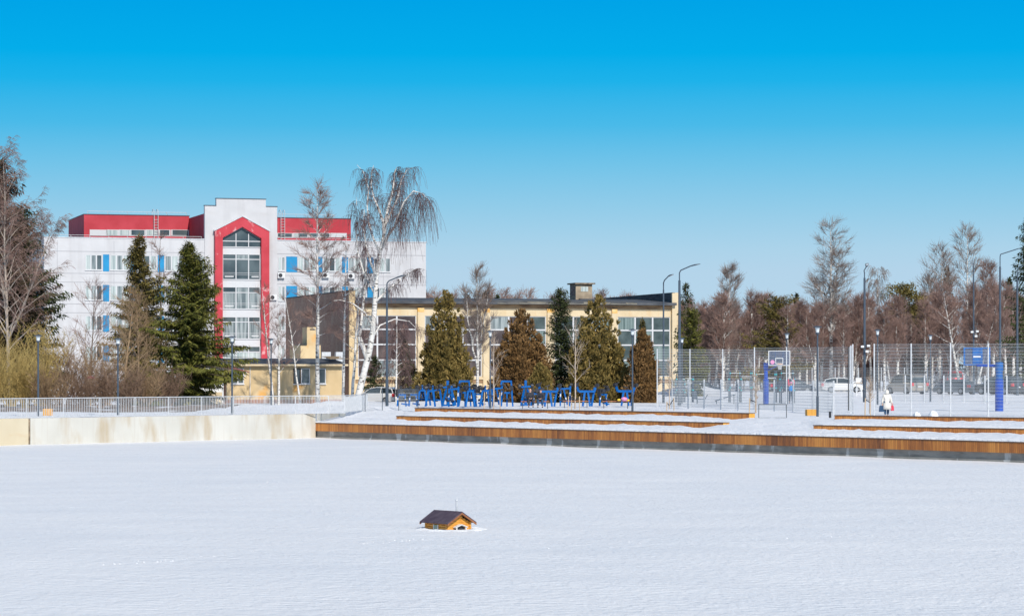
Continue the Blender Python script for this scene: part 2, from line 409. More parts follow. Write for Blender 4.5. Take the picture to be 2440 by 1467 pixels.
def terr_z(X, row, f):
    """height of the snow on the terrace: row 0 front..middle bench, 1 middle..upper bench, f 0..1 across the row"""
    m = seg_mask(X, ml0.x, ml1.x, mr0.x, mr1.x); u = seg_mask(X, ul0.x, ul1.x, ur0.x, ur1.x)
    n1 = noise.noise(Vector((X * 0.8, 3.3, 0))) * .10 + noise.noise(Vector((X * 2.6, 1.3, 0))) * .07 + noise.noise(Vector((X * 5, 2.3, 0))) * .04
    n2 = noise.noise(Vector((X * 0.7, 9.1, 0))) * .07 + noise.noise(Vector((X * 2.4, 7.7, 0))) * .05 + noise.noise(Vector((X * 5, 5.3, 0))) * .03
    dip1 = .22 * math.exp(-((X - ml1.x - .3) / 1.9) ** 2); dip2 = .26 * math.exp(-((X - ul1.x) / 1.8) ** 2)
    left = 1 - sstep(C0.x - 1, ml0.x + .6, X)
    mb = -.33 + n1 - dip1
    gb = -.22 + .05 * n1 - .08 * (1 - u)
    ms = max(min(sstep(ml0.x - .6, ml0.x + .9, X), 1 - sstep(ml1.x - 1.3, ml1.x - .05, X)), sstep(mr0.x - .5, mr0.x + .8, X))
    us = max(min(sstep(ul0.x - .6, ul0.x + .9, X), 1 - sstep(ul1.x - 1.0, ul1.x + .1, X)), sstep(ur0.x - .5, ur0.x + .8, X))
    before_m = gb * (1 - ms) + mb * ms
    after_m = gb * (1 - m) + (ZM + .02) * m
    ub = .10 + n2 - dip2
    gu = .03
    before_u = gu * (1 - us) + ub * us
    after_u = gu * (1 - u) + (ZU - .06) * u
    if row == 0:
        z = (ZF + .05) * (1 - f) + before_m * f
        z += .10 * math.sin(math.pi * min(1, f * 1.3)) * (1 + n1 * 3)
        if left > 0: z = z * (1 - left) + left * (ZF + .03 + sstep(0, .9, f) * .45)
    elif row == 1:
        z = after_m * (1 - f) + before_u * f + .05 * math.sin(math.pi * f)
        if left > 0: z = z * (1 - left) + left * -.04
    else:
        z = after_u * (1 - f)
        if left > 0: z *= (1 - left)
    return z + nz(X * 3, f * 6 + row * 7, 1.0) * .035 * (sstep(0, .2, f) if row == 0 else 1)
mb = MB()
xs = sorted(set([-2500, -1200, -600, -300, -150, -100, -80] + [round(-70 + i * 1.0, 3) for i in range(30)] + [round(-40 + i * .22, 3) for i in range(364)] +
                [C0.x - .001, C0.x + .001] + [round(40.2 + i * 1.5, 3) for i in range(20)] + [90, 130, 200, 400, 1000, 2500]))
rows = []
for X in xs:
    c = []
    yf, ym, yu = front(X), mid_l(X), up_l(X)
    edge = X >= C0.x
    if edge:
        c.append((yf + .08, ZF - .12, 0))
        for i in range(9): f = i / 8; c.append((yf + .10 + (ym - yf + .15) * f, terr_z(X, 0, f)))
        for i in range(9): f = i / 8; c.append((ym + .30 + (yu - ym - .05) * f, terr_z(X, 1, f)))
        for i in range(0, 7): f = i / 6; c.append((yu + .30 + 6 * f, terr_z(X, 2, f)))
    else:
        tgt = yf + 14
        for i in range(26): c.append((yf + .12 + i * .6, -.02))
    y0 = c[-1][0]
    for k in range(1, 131):
        Y = y0 + (300 - y0) * (k / 130)
        c.append((Y, None))
    for Y in (315, 330, 350, 380, 430, 520, 700, 1100, 2000, 4500): c.append((Y, None))
    out = []
    for j, (Y, z, *_) in enumerate(c):
        g = ground_z(X, Y)
        if z is None: z = g
        elif edge:
            if j >= 19: z = z + g * (j - 19) / 6
            if X < ml0.x: z += g * sstep(0, 5, Y - yf)
        else: z = z + g * sstep(0, 3, Y - yf) + .03 * nz(X, Y, 1.1)
        out.append((X, Y, z))
    rows.append(out)
nr = len(rows[0])
vs = [p for r in rows for p in r]
fs = [(i * nr + j, (i + 1) * nr + j, (i + 1) * nr + j + 1, i * nr + j + 1) for i in range(len(xs) - 1) for j in range(nr - 1)]
mb.add(vs, fs)
tag(mb.build('snowy_ground', M['snow'], smooth=True), kind='structure')

mb = MB()     # the frozen pond: fine grid where it is near, one sheet to the far edge
px_, py_ = [], []
gx = [-2500, -500, -120, -60] + [-36 + i * .6 for i in range(118)] + [60, 120, 500, 2500]
gy = [-200, -20, 20, 36] + [40 + i * .6 for i in range(226)] + [190, 400, 2500]
vs = []
track = [(G(330, 0), 0)]
ta, tb = Q(560, 1312, ICE), Q(960, 1262, ICE)
for x in gx:
    for y in gy:
        z = ICE + .03 * nz(x, y, .35, 1) * (1 if 36 < y < 175 else 0)
        vs.append((x, y, z))
n_ = len(gy)
fs = [(i * n_ + j, (i + 1) * n_ + j, (i + 1) * n_ + j + 1, i * n_ + j + 1) for i in range(len(gx) - 1) for j in range(n_ - 1)]
tag(mb.add(vs, fs).build('frozen_pond', M['pond'], smooth=True), kind='structure')

mb = MB(); gx = [-50 + i * .5 for i in range(64)]; gy = [172 + j * .8 for j in range(56)]     # thawed earth under the shrubs; its dark tone also stands for shade
vs = [(x, y, ground_z(x, y) + .05 - .25 * (1 - sstep(-50, -46, x)) - .12 * sstep(-21.5, -19, x) - .12 * (1 - sstep(172, 177, y)) - .1 * sstep(208, 215, y) + .09 * nz(x, y, .5, 8)) for x in gx for y in gy]
n_ = len(gy); mb.add(vs, [(i * n_ + j, (i + 1) * n_ + j, (i + 1) * n_ + j + 1, i * n_ + j + 1) for i in range(len(gx) - 1) for j in range(n_ - 1)])
tag(mb.build('thawed_earth', layer(nmat('thawed earth and leaf litter', (.10, .065, .045), (.24, .165, .12), 1.2, .95, bump=.06), (.6, .6, .62), .35, (1, 1, 1), .56, .6, 1.0), smooth=True), kind='structure')
# ------------------------------------------------------------ pond walls
def frame_of(a, b):
    d = b - a
    return math.atan2(d.y, d.x), d.length
rw = thing('retaining_wall', 'pale concrete retaining wall of the pond below the steel railing', 'retaining wall', WL[2])
def wall_run(pts, mats, name, zt, thick=.45, zb=ICE - .3, sub=None):
    m = MB()
    for i, (a, b) in enumerate(zip(pts, pts[1:])):
        a = a - WL[2]; b = b - WL[2]
        d = (b - a).normalized(); nrm = Vector((-d.y, d.x, 0)) * thick
        z0, z1 = zb - ICE, zt - ICE
        vs = [(a.x, a.y, z0), (b.x, b.y, z0), (b.x + nrm.x, b.y + nrm.y, z0), (a.x + nrm.x, a.y + nrm.y, z0),
              (a.x, a.y, z1), (b.x, b.y, z1), (b.x + nrm.x, b.y + nrm.y, z1), (a.x + nrm.x, a.y + nrm.y, z1)]
        m.add(vs, [(3, 2, 1, 0), (4, 5, 6, 7), (0, 1, 5, 4), (1, 2, 6, 5), (2, 3, 7, 6), (3, 0, 4, 7)])
    return m.build(name, mats, rw)
jA = WL[2] + (WL[3] - WL[2]) * (67 / 150); jB = WL[2] + (WL[3] - WL[2]) * (72 / 150)
d0 = (WL[3] - WL[2]).normalized(); n0 = Vector((-d0.y, d0.x, 0))
wall_run([WL[0], WL[1], WL[2], jA], M['conc_old'], 'old_wall_section', 0.015)
wall_run([jA + n0 * .05, jB + n0 * .05], M['conc_joint'], 'open_joint', -0.03, .4)
wall_run([jB, WL[3], WL[4], WL[5], WL[6], WL[7] + (WL[7] - WL[6]).normalized() * .0], M['conc'], 'wall_section', 0.02)
ext = Q(870, 1039.3, ICE)   # the wall runs on behind the snow of the terrace
wall_run([WL[7] + Vector((.03, 0.9, 0)), WL[7] + (WL[7] - WL[6]).normalized() * 2.4 + Vector((0, .6, 0))], M['conc'], 'wall_end', 0.01, .3)

az, ln = frame_of(C0, CEND)
tw = thing('terrace_wall', 'long timber faced wall with dark stained concrete foot rising from the frozen pond', 'terrace wall', C0, az)
m = MB().box(-.35, ln, .12, .5, -.4, ZF - .06 - ICE); m.build('concrete_base', M['conc_dark'], tw)
m = MB().box(-.35, ln, .085, .15, -.4, 0.10); m.build('foot_ledge', M['conc_dark'], tw)
m = MB().box(-.42, ln, 0.0, .10, -1.03 - ICE, ZF - .045 - ICE); m.build('board_facing', M['fascia'], tw)
m = MB().box(-.46, ln, -.02, .34, ZF - .041 - ICE, ZF - ICE); m.build('top_board', M['fascia_top'], tw)
def bench_step(name, label, a, b, z, h, w=.5):
    az, ln = frame_of(a, b)
    t = thing(name, label, 'timber step', (a.x, a.y, z), az, 'timber faced steps of the terrace')
    MB().box(0, ln, .02, w - .02, -h, -.045).build('board_facing', M['fascia'], t)
    MB().box(ln + .002, ln + .025, .02, w - .02, -h, -.045).build('end_board', M['end_wood'], t)
    MB().box(-.03, ln + .03, 0, w, -.04, 0).build('top_board', M['fascia_top'], t)
bench_step('timber_step', 'long low timber step half buried in snow between the pond wall and the machines', ml0, ml1, ZM, .8)
bench_step('timber_step', 'low timber step at right, nearer the pond than the one below the fence', mr0, mr1, ZM, .8)
bench_step('timber_step', 'upper timber edge in front of the blue machines ending in an orange end face', ul0, ul1, ZU, .85)
bench_step('timber_step', 'upper timber edge at right under the tall mesh fence and the woman', ur0, ur1, ZU, .85)

# ------------------------------------------------------------ railing along the pond
rl = thing('railing', 'long galvanised railing of upright bars on the concrete wall', 'railing', WL[2])
rp = [WL[1], WL[2], WL[3], WL[4], WL[5], WL[6], WL[7], Q(812, 986.5, 0), Q(876, 979.5, 0)]
rp = [Vector((p.x, p.y + .22, .02)) - Vector((WL[2].x, WL[2].y, WL[2].z)) for p in rp]
def along(pts, step):
    out = []; acc = 0
    for a, b in zip(pts, pts[1:]):
        L = (b - a).length; s = acc
        while s < L:
            out.append((a + (b - a) * (s / L), (b - a).normalized())); s += step
        acc = s - L
    return out
st = along(rp, 2.5)
for i in range(len(st)):
    p = st[i][0]; d = st[i][1]
    MB().box(-.03, .03, -.03, .03, 0, 1.1)
    m = MB().bar(p, p + Vector((0, 0, 1.08)), .06); m.build('post', M['metal_grey'], rl)
    if i + 1 < len(st):
        q = st[i + 1][0]
        m = MB(); n = 21
        for k in range(1, n):
            c = p + (q - p) * (k / n)
            m.bar(c + Vector((0, 0, .06)), c + Vector((0, 0, 1.04)), .026, .03)
        m.bar(p + Vector((0, 0, .08)), q + Vector((0, 0, .08)), .04, .04)
        m.build('bar_panel', M['metal_grey'], rl)
        MB().bar(p + Vector((0, 0, 1.10)), q + Vector((0, 0, 1.10)), .06, .05).build('handrail', M['metal_grey'], rl)

# ------------------------------------------------------------ duck house on the ice
dh = thing('duck_house', 'small log duck house with dark roof and steel flue half sunk in the pond snow', 'duck house', Q(1092, 1261, ICE), R(40), scale=.93)
# local x = along the gable front, y = into the house (long side)
Wd, Ld, Hw, Hr = .78, .92, .20, .43
m = MB()
for k in range(3):
    z = k * .07 + .02
    m.tube((-Wd / 2 - .05, 0, z), (Wd / 2 + .05, 0, z), .038, n=8); m.tube((-Wd / 2 - .05, Ld, z), (Wd / 2 + .05, Ld, z), .038, n=8)
    m.tube((-Wd / 2, -.06, z + .03), (-Wd / 2, Ld + .06, z + .03), .038, n=8); m.tube((Wd / 2, -.06, z + .03), (Wd / 2, Ld + .06, z + .03), .038, n=8)
for y in (0, Ld):
    for k in range(5):
        z = Hw + .03 + k * .062; hw = (Wd / 2) * (1 - (z - Hw) / (Hr - Hw)) - .01
        if hw > .03: m.tube((-hw, y, z), (hw, y, z), .034, n=8)
    m.prism([(-Wd / 2, -.1), (Wd / 2, -.1), (Wd / 2, Hw), (0, Hr - .02), (-Wd / 2, Hw)], y - .02, y + .02)
m.box(-Wd / 2 - .015, -Wd / 2 + .015, 0, Ld, -.1, Hw); m.box(Wd / 2 - .015, Wd / 2 + .015, 0, Ld, -.1, Hw)
m.build('log_wall', nmat('varnished orange logs', (0.58, 0.24, 0.03), (0.74, 0.36, 0.06), 6, 0.5, (1, 1, 4)), dh, smooth=False)
m = MB(); e = .13; VB = nmat('reddish verge board', (0.22, 0.08, 0.03), (0.35, 0.14, 0.05), 9, 0.6)
for s in (-1, 1):
    sl = (Hr - Hw) / (Wd / 2)
    x1 = s * (Wd / 2 + e); z1 = Hw - e * sl + .05
    m.prism([(0, Hr + .05), (x1, z1), (x1, z1 + .03), (0, Hr + .085)], -.17, Ld + .17)
rf = m.build('roof', nmat('dark plum roof sheet', (0.06, 0.04, 0.06), (0.10, 0.075, 0.095), 5, 0.7), dh)
m = MB()
for s in (-1, 1):
    x1 = s * (Wd / 2 + e); z1 = Hw - e * sl + .05
    for y in (-.175, Ld + .145): MB().prism([(0, Hr + .0), (x1, z1 - .05), (x1, z1 - .001), (0, Hr + .049)], y, y + .03).build('verge_board', VB, rf)
MB().lathe([(.03, 0), (.032, .36), (.05, .365), (.002, .45)], 10, c=(.06, .14, Hr + .0)).build('flue', M['metal_grey'], dh)
m = MB().prism([(-.16, -.05), (.16, -.05), (.16, .07), (0, .12), (-.16, .07)], -.065, -.045)
dr = m.build('doorway', M['black'], dh)
m = MB()
for s in (-1, 1): m.prism([(0, .135), (s * .22, .06), (s * .22, .08), (0, .16)], -.17, -.03)
for s in (-1, 1): m.box(s * .165 - .015, s * .165 + .015, -.15, -.12, -.05, .08)
m.build('porch', M['white'], dh)
w = MB().box(-Wd / 2 - .05, -Wd / 2 - .03, .38, .54, .0, .13).build('window', nmat('green grey pane', (0.25, 0.32, 0.25), rough=.3), dh)
m = MB().box(-Wd / 2 - .06, -Wd / 2 - .035, .355, .38, -.02, .14).box(-Wd / 2 - .06, -Wd / 2 - .035, .54, .565, -.02, .14).prism([(0, 0), (.01, 0), (.01, .01)], 0, .01)
m.build('window_frame', M['white'], w)
# snow lapping round the little house
hp = Q(1062, 1262, ICE)
m = MB()
for k in range(26):
    a = 2 * math.pi * k / 26
    rr = 1.0 + .15 * nz(k, 1, .9)
    c = hp + Vector((.15 + math.cos(a) * .75 * rr, .35 + math.sin(a) * .8 * rr, -.06))
    m.blob(c, (.30, .26, .085 + .03 * nz(k, 5, .8)), k, 10, 6, .3)
tag(m.build('snow_drift', M['pond'], smooth=True), 'low ring of drifted snow around the log duck house', 'snow drift')
m = MB(); rng = random.Random(5)
for a_, b_, n_, sp in ((Q(250, 1345, ICE), Q(1010, 1283, ICE), 120, .16), (Q(470, 1160, ICE), Q(900, 1135, ICE), 60, .25), (Q(1300, 1300, ICE), Q(2440, 1262, ICE), 40, .5)):
    for k in range(n_):
        p = a_.lerp(b_, rng.random()) + Vector((rng.gauss(0, sp), rng.gauss(0, sp * 1.5), .0)); r_ = rng.uniform(.007, .020)
        m.blob(p + Vector((0, 0, r_ * .1)), (r_ * rng.uniform(1, 2.2), r_, r_ * .55), k, 7, 5, .5)
tag(m.build('snow_crumbs', M['pond'], smooth=True), 'crumbs of crusted snow along the faint tracks across the pond', 'snow crumbs', kind='stuff')
m = MB().blob(Q(1022, 1048.5, ICE) + Vector((0, 0, .02)), .13, 2, 14, 10, .04)
tag(m.build('buoy', M['orange'], smooth=True), 'small round orange float on the snow at the foot of the timber wall', 'float')
# ------------------------------------------------------------ buildings
class Face:
    """an upright plane through a ground point, used to read facade measures"""
    def __init__(s, px0, Y0, th):
        s.o = G(px0, Y0); s.c, s.s = math.cos(th), math.sin(th); s.th = th
    def u(s, px, v=0.0):        # distance along the facade of the point seen at px; v = depth behind the facade
        k = (px - 1220) / F
        ox, oy = s.o.x - v * s.s, s.o.y + v * s.c
        return (k * oy - ox) / (s.c - k * s.s)
    def z(s, px, py, v=0.0):
        u = s.u(px, v); Y = s.o.y + u * s.s + v * s.c
        return EYE - (py - HZ) / F * Y
TH = R(16.5)
H = Face(105, 317, TH)
hosp = thing('hospital_building', 'white four storey building with red penthouse and red arched stair tower', 'building', H.o, TH)
Lh = H.u(1015); zt = H.z(105, 565.5); D = 27.0
ut0, ut1 = H.u(487.5), H.u(660)
zm = H.z(560, 474); zs = H.z(487, 490)
sh_z = H.z(511, 550); ap_z = H.z(576, 517)
def pane_mat(k): return [M['curtain'], M['curtain2'], M['glass'], M['curtain'], M['curtain2']][k % 5]
wl_ = MB()
wl_.box(0, ut0, 0, D, -1, zt).box(ut1, Lh, 0, D, -1, zt)
wl_.build('wall', M['white_wall'], hosp)
# seams between the facade panels
m = MB()
for py in (598.5, 651, 672, 724, 745, 797):
    z = H.z(105, py)
    m.box(.6, ut0 - .01, -.006, .02, z, z + .06); m.box(ut1 + .01, Lh - .05, -.006, .02, z, z + .06)
for u in (1.5, 8.1, 12.5, H.u(488) - 1.2, ut1 + 6.9, ut1 + 13.0, Lh - 3.5):
    for i in range(1): m.box(u, u + .04, -.0065, .02, 0, zt - .3)
m.build('panel_seams', M['seam'], hosp)
m = MB().box(-.08, ut0, -.06, .3, zt, zt + .10).box(ut1, Lh + .08, -.06, .3, zt, zt + .10).box(-.08, .2, .3, D, zt, zt + .10)
m.build('roof_edge', M['metal_grey'], hosp)
m = MB().box(.2, ut0, .3, D, zt + .01, zt + .05).box(ut1, Lh, .3, D, zt + .01, zt + .05); m.build('roof', M['roof_felt'], hosp)
# stair tower
tw_ = MB().prism([(ut0, -1), (ut1, -1), (ut1, zs), (H.u(633), zs), (H.u(633), zm), (H.u(515), zm), (H.u(515), zs), (ut0, zs)], -.12, .5)
tower = tw_.build('tower_front', M['white_wall'], hosp)
m = MB()
for a, b, z in ((ut0 - .06, H.u(515), zs), (H.u(515) - .06, H.u(633) + .06, zm), (H.u(633), ut1 + .06, zs)): m.box(a, b, -.2, .55, z + .003, z + .07)
m.build('coping', M['pole'], tower)
MB().box(ut0 + .02, ut1 - .02, .5, 11.2, zt - .5, zs - .9).build('tower_side', M['red'], hosp)
ux = [H.u(p, -.5) for p in (512, 641)]; ui = [H.u(p, -.5) for p in (530, 622)]
zi = H.z(530, 567); zia = H.z(577, 541); um = (ux[0] + ux[1]) / 2
zb = H.z(576, 853)
def arch(o0, o1, i0, i1, zo, zoa, zin, zina, y0, y1, zbase):
    m = MB(); uo = (o0 + o1) / 2
    P = [(o0, zbase), (o0, zo), (uo, zoa), (o1, zo), (o1, zbase)]; I = [(i0, zbase), (i0, zin), (uo, zina), (i1, zin), (i1, zbase)]
    for k in range(4):
        m.prism([P[k], P[k + 1], I[k + 1], I[k]], y0, y1)
    return m
arch(ux[0], ux[1], ui[0], ui[1], sh_z, ap_z, zi, zia, -.75, -.1, zb - 6).build('red_arch', M['red_worn'], hosp)
m = MB()
for s, a in ((-1, ux[0]), (1, ux[1])):
    m.prism([(um, ap_z + .005), (a + s * .12, sh_z - .06), (a + s * .12, sh_z + .09), (um, ap_z + .16)], -.85, -.1)
m.build('arch_flashing', M['metal_grey'], hosp)
# stair windows
g0, g1 = ui[0] + .03, ui[1] - .03
cols_ = [(g0, H.u(560)), (H.u(562.5), H.u(590)), (H.u(592.5), g1)]
bands = [(607, 665, 618), (685, 735, 697), (756, 806, 767), (826, 853, 838)]
MB().prism([(g0, zb - 6), (g1, zb - 6), (g1, zi - .05), (um, zia - .05), (g0, zi - .05)], -.20, -.13).build('stair_panel', M['frame'], hosp)
k = 0
for t, b, tr in bands:
    zt_, zb_, ztr = H.z(576, t), H.z(576, b), H.z(576, tr)
    fr = MB()
    fr.box(g0 - .01, g1 + .01, -.30, -.21, zt_, zt_ + .1).box(g0 - .01, g1 + .01, -.30, -.21, zb_ - .12, zb_).box(g0 - .01, g1 + .01, -.29, -.215, ztr - .05, ztr + .05)
    for c in (g0 + .04, (cols_[0][1] + cols_[1][0]) / 2, (cols_[1][1] + cols_[2][0]) / 2, g1 - .04): fr.box(c - .06, c + .06, -.31, -.216, zb_, zt_)
    if t > 600 and b < 850: 
        for q in (.30, .42): fr.box(g0, g1, -.25, -.24, zb_ + (zt_ - zb_) * q * .6, zb_ + (zt_ - zb_) * q * .6 + .03)
    f = fr.build('stair_window', M['frame'], hosp)
    for ci, (a, c) in enumerate(cols_):
        MB().box(a, c, -.235, -.205, zb_, ztr).build('pane', [M['glass'], M['curtain2'], M['curtain2'], M['curtain']][k], f)
        MB().box(a, c, -.235, -.205, ztr + .01, zt_).build('pane', M['glass'] if ci != 1 else M['curtain2'], f)
    if k in (0, 1, 2):
        rad = MB()
        for a, c in (cols_[0], cols_[2]):
            for q in (.12, .2): rad.box(a + .3, c - .2, -.24, -.236, zb_ + .1 + q, zb_ + .16 + q)
        rad.build('radiator', M['white'], f)
    k += 1
z1, z2, z3 = H.z(576, 588), H.z(576, 575), zi - .1
fr = MB().box(g0, g1, -.30, -.21, z1 - .1, z1).box(g0, g1, -.29, -.215, z2 - .05, z2 + .05)
for c in ((cols_[0][1] + cols_[1][0]) / 2, (cols_[1][1] + cols_[2][0]) / 2): fr.box(c - .05, c + .05, -.31, -.216, z1, zi + .55)
f = fr.build('gable_window', M['frame'], hosp)
MB().prism([(g0, z1), (g1, z1), (g1, z3), (um, zia - .12), (g0, z3)], -.235, -.205).build('pane', M['glass'], f)
# window rows
def ribbon(face, parent, x0, x1, y0, y1, n, k, v=0.0, fm=None, depth=.06, pm=None, ylc=None):
    a, b = face.u(x0, v), face.u(x1, v); zt_, zb_ = face.z((x0 + x1) / 2, y0, v), face.z((x0 + x1) / 2, y1, v)
    fm = fm or M['frame']
    m = MB(); w = .07
    m.box(a, b, v - depth, v - .005, zt_ - w, zt_).box(a, b, v - depth, v - .005, zb_, zb_ + w)
    for i in range(n + 1):
        c = a + (b - a) * i / n
        m.box(max(a, c - w), min(b, c + w), v - depth - .004, v - .006, zb_, zt_)
    f = m.build('window', fm, parent)
    for i in range(n):
        c, d = a + (b - a) * i / n, a + (b - a) * (i + 1) / n
        MB().box(c + .02, d - .02, v - .03, v - .003, zb_ + .02, zt_ - .02).build('pane', pm or pane_mat(k * 3 + i), f)
    MB().box(a - .04, b + .04, v - .13, v - .002, zb_ - .07, zb_ - .004).build('sill', M['white'], f)
    return f
rows_l = [(607, 643), (679.5, 714.5), (752, 787), (824, 858)]
LW = [(203, 243, 3), (262.5, 308, 3), (325, 373, 3), (393, 440, 3), (468, 489.5, 2)]
LB = [(245.5, 260), (310.5, 322), (376, 391), (442, 450), (459, 466)]
dy = lambda px: (px - 230) * .0125
k = 0
for ri, (t, b) in enumerate(rows_l):
    for a, c, n in LW:
        o_ = dy((a + c) / 2); ribbon(H, hosp, a, c, t + o_, b + o_, n, k); k += 1
    for a, c in LB:
        o_ = dy(a); u0, u1 = H.u(a), H.u(c)
        MB().box(u0, u1, -.05, -.002, H.z(a, b + o_ + 3), H.z(a, t + o_ - 1)).build('blue_panel', M['blue_panel'], hosp)
RW = [(663, 679, 2), (709, 752, 3), (770, 812, 3), (830, 872, 3), (892, 930, 3)]
RB = [(682, 708), (754.5, 768), (815, 829), (875, 890)]
for ri, (t, b) in enumerate([(612, 645), (682, 716), (752, 787), (822, 856)]):
    for a, c, n in RW:
        o_ = ((a + c) / 2 - 680) * .012; ribbon(H, hosp, a, c, t + o_, b + o_, n, k); k += 1
    for a, c in RB:
        o_ = (a - 680) * .012
        MB().box(H.u(a), H.u(c), -.05, -.002, H.z(a, b + o_ + 3), H.z(a, t + o_ - 1)).build('blue_panel', M['blue_panel'], hosp)
for v0, z0 in ((6, 640), (14, 640), (6, 700), (14, 700), (6, 770), (14, 770)):   # blue strips on the shaded side wall
    zz = H.z(105, z0)
    MB().box(-.05, -.002, v0, v0 + 3.0, zz - 1.6, zz).build('blue_panel', M['blue_panel'], hosp)
# penthouses
PV = 10.8
def penth(xa, xb, ya, wa, wb, name):
    a, b = H.u(xa, PV), H.u(xb, PV); z = H.z(xa, ya, PV)
    ph = MB().box(a, b, PV, PV + 14.5, zt - .2, z).build(name, M['red'], hosp)
    MB().box(a - .06, b + .06, PV - .06, PV + 14.6, z + .003, z + .08).build('coping', M['pole'], ph)
    return ph, a, b, z
p1, a1, b1, z1_ = penth(200, 451, 511, 216, 448, 'red_penthouse')
p2, a2, b2, z2_ = penth(661, 836, 519, 661, 824, 'red_penthouse')
for ph, xs0, seg, y0, y1 in ((p1, 216, [(216, 254, 1), (255, 281, 1), (285, 308, 1), (312, 345, 2), (349, 374, 1), (380, 404, 2), (410, 448, 3)], 548, 560),
                             (p2, 661, [(661, 696, 2), (700, 712, 1), (713, 733, 2), (738, 758, 2), (763, 785, 2), (790, 824, 2)], 556, 564)):
    for i, (a, b, n) in enumerate(seg):
        u0, u1 = H.u(a, PV), H.u(b, PV); zz0, zz1 = H.z(a, y1, PV), H.z(a, y0, PV)
        f = MB().box(u0 - .12, u1 + .12, PV - .06, PV - .002, zz0 - .08, zz1 + .05).build('window', M['frame'], ph)
        if not (a == 216 or a == 790):
            MB().box(u0 + .05, u1 - .05, PV - .085, PV - .061, zz0, zz1).build('pane', M['glass'] if i > 5 or n == 2 else M['curtain'], f)
def ladder(ph, px, zlo, zhi, v):
    u = H.u(px, v); m = MB()
    for s in (-.24, .24):
        m.path([(u + s, v, zlo), (u + s, v, zhi), (u + s - .05, v + .15, zhi + .18), (u + s - .12, v + .45, zhi + .18), (u + s - .15, v + .6, zhi - .1), (u + s - .15, v + .6, zhi - .7)], .035, 6)
    z = zlo + .2
    while z < zhi - .8: m.tube((u - .24, v, z), (u + .24, v, z), .025, n=6); z += .33
    m.build('ladder', M['frame'], ph)
ladder(p1, 372, zt, z1_ + .55, PV - .35); ladder(p2, 674, zt, z2_ + .75, PV - .35)
def roof_rail(u0, u1, v, z, h=.45, st=2.2):
    m = MB().tube((u0, v, z + h), (u1, v, z + h), .028, n=6)
    n = max(1, int((u1 - u0) / st))
    for i in range(n + 1):
        x = u0 + (u1 - u0) * i / n
        m.tube((x, v, z), (x, v, z + h), .02, n=6); m.tube((x, v, z + h * .95), (x + .25, v + .3, z), .015, n=6)
    m.build('roof_railing', M['frame'], hosp)
roof_rail(1.0, ut0 - .2, .9, zt + .05, .32); roof_rail(ut1 + .2, Lh - 1.5, .9, zt + .05, .32)
roof_rail(a1 + .5, b1 - .3, PV + .6, z1_ + .05, .4); roof_rail(a2, b2 - 2, PV + .6, z2_ + .05, .45)

def ac_unit(px, py, label, w=.85, h=.62):
    u, z = H.u(px), H.z(px, py)
    t = thing('air_conditioner', label, 'air conditioner', H.o + Vector((math.cos(TH) * u + .002, math.sin(TH) * u, z)), TH, 'outdoor air conditioner units on the white facade')
    MB().box(-w / 2, w / 2, -.42, -.10, 0, h).build('casing', M['white'], t, bevel=.02)
    c = MB(); r_ = h * .4
    for q in range(14):
        t0, t1 = 2 * math.pi * q / 14, 2 * math.pi * (q + 1) / 14
        c.add([(-.12, -.428, h / 2)] + [(-.12 + r_ * math.cos(x), -.428, h / 2 + r_ * math.sin(x)) for x in (t0, t1)], [(0, 1, 2)])
    c.build('fan_grille', M['black'], t)
    MB().box(-.3, -.26, -.4, 0, -.08, -.003).box(.26, .3, -.4, 0, -.08, -.003).build('bracket', M['pole'], t)
ac_unit(669, 662.5, 'pale air conditioner unit below the upper window beside the red arch')
ac_unit(775, 662, 'pale air conditioner unit behind the slender birch, middle of three upper ones')
ac_unit(836, 664, 'pale air conditioner unit below the upper window left of the leaning birch')
ac_unit(650, 715, 'single air conditioner unit at the right edge of the red arch, lower down')

# gym hall
TG = R(16.5)
GY = Face(832, 265, TG)
gym = thing('gym_hall', 'long low ochre hall with big gridded windows and dark felt roof behind the conifers', 'building', GY.o, TG)
Lg = GY.u(1616); ze = GY.z(980, 723.5); zf = GY.z(832, 693.5); DG = 30
zsill, ztop = GY.z(1200, 897), GY.z(1200, 753)
bays = [(853, 992, 3), (1012, 1148, 3), (1168, 1301, 3), (1322, 1455, 3), (1472, 1597, 3)]
m = MB()
us = [GY.u(840)] + [x for b in bays for x in (GY.u(b[0]), GY.u(b[1]))] + [Lg - .3]
for i in range(0, len(us), 2):
    m.box(us[i], us[i + 1], 0, .45, zsill - .0, ztop)
m.box(us[0], us[-1], 0, .45, -1.2, zsill); m.box(us[0], us[-1], 0, .45, ztop, ze)
m.build('front_wall', M['yellow_pale'], gym)
MB().box(us[0], us[-1], DG - .4, DG, -1, ze + .5).build('rear_wall', M['yellow_pale'], gym)
m = MB().box(us[0], us[-1], .46, .6, zsill - .2, ztop + .1); m.build('hall_interior', nmat('dim interior', (0.02, 0.025, 0.025), rough=.9), gym)
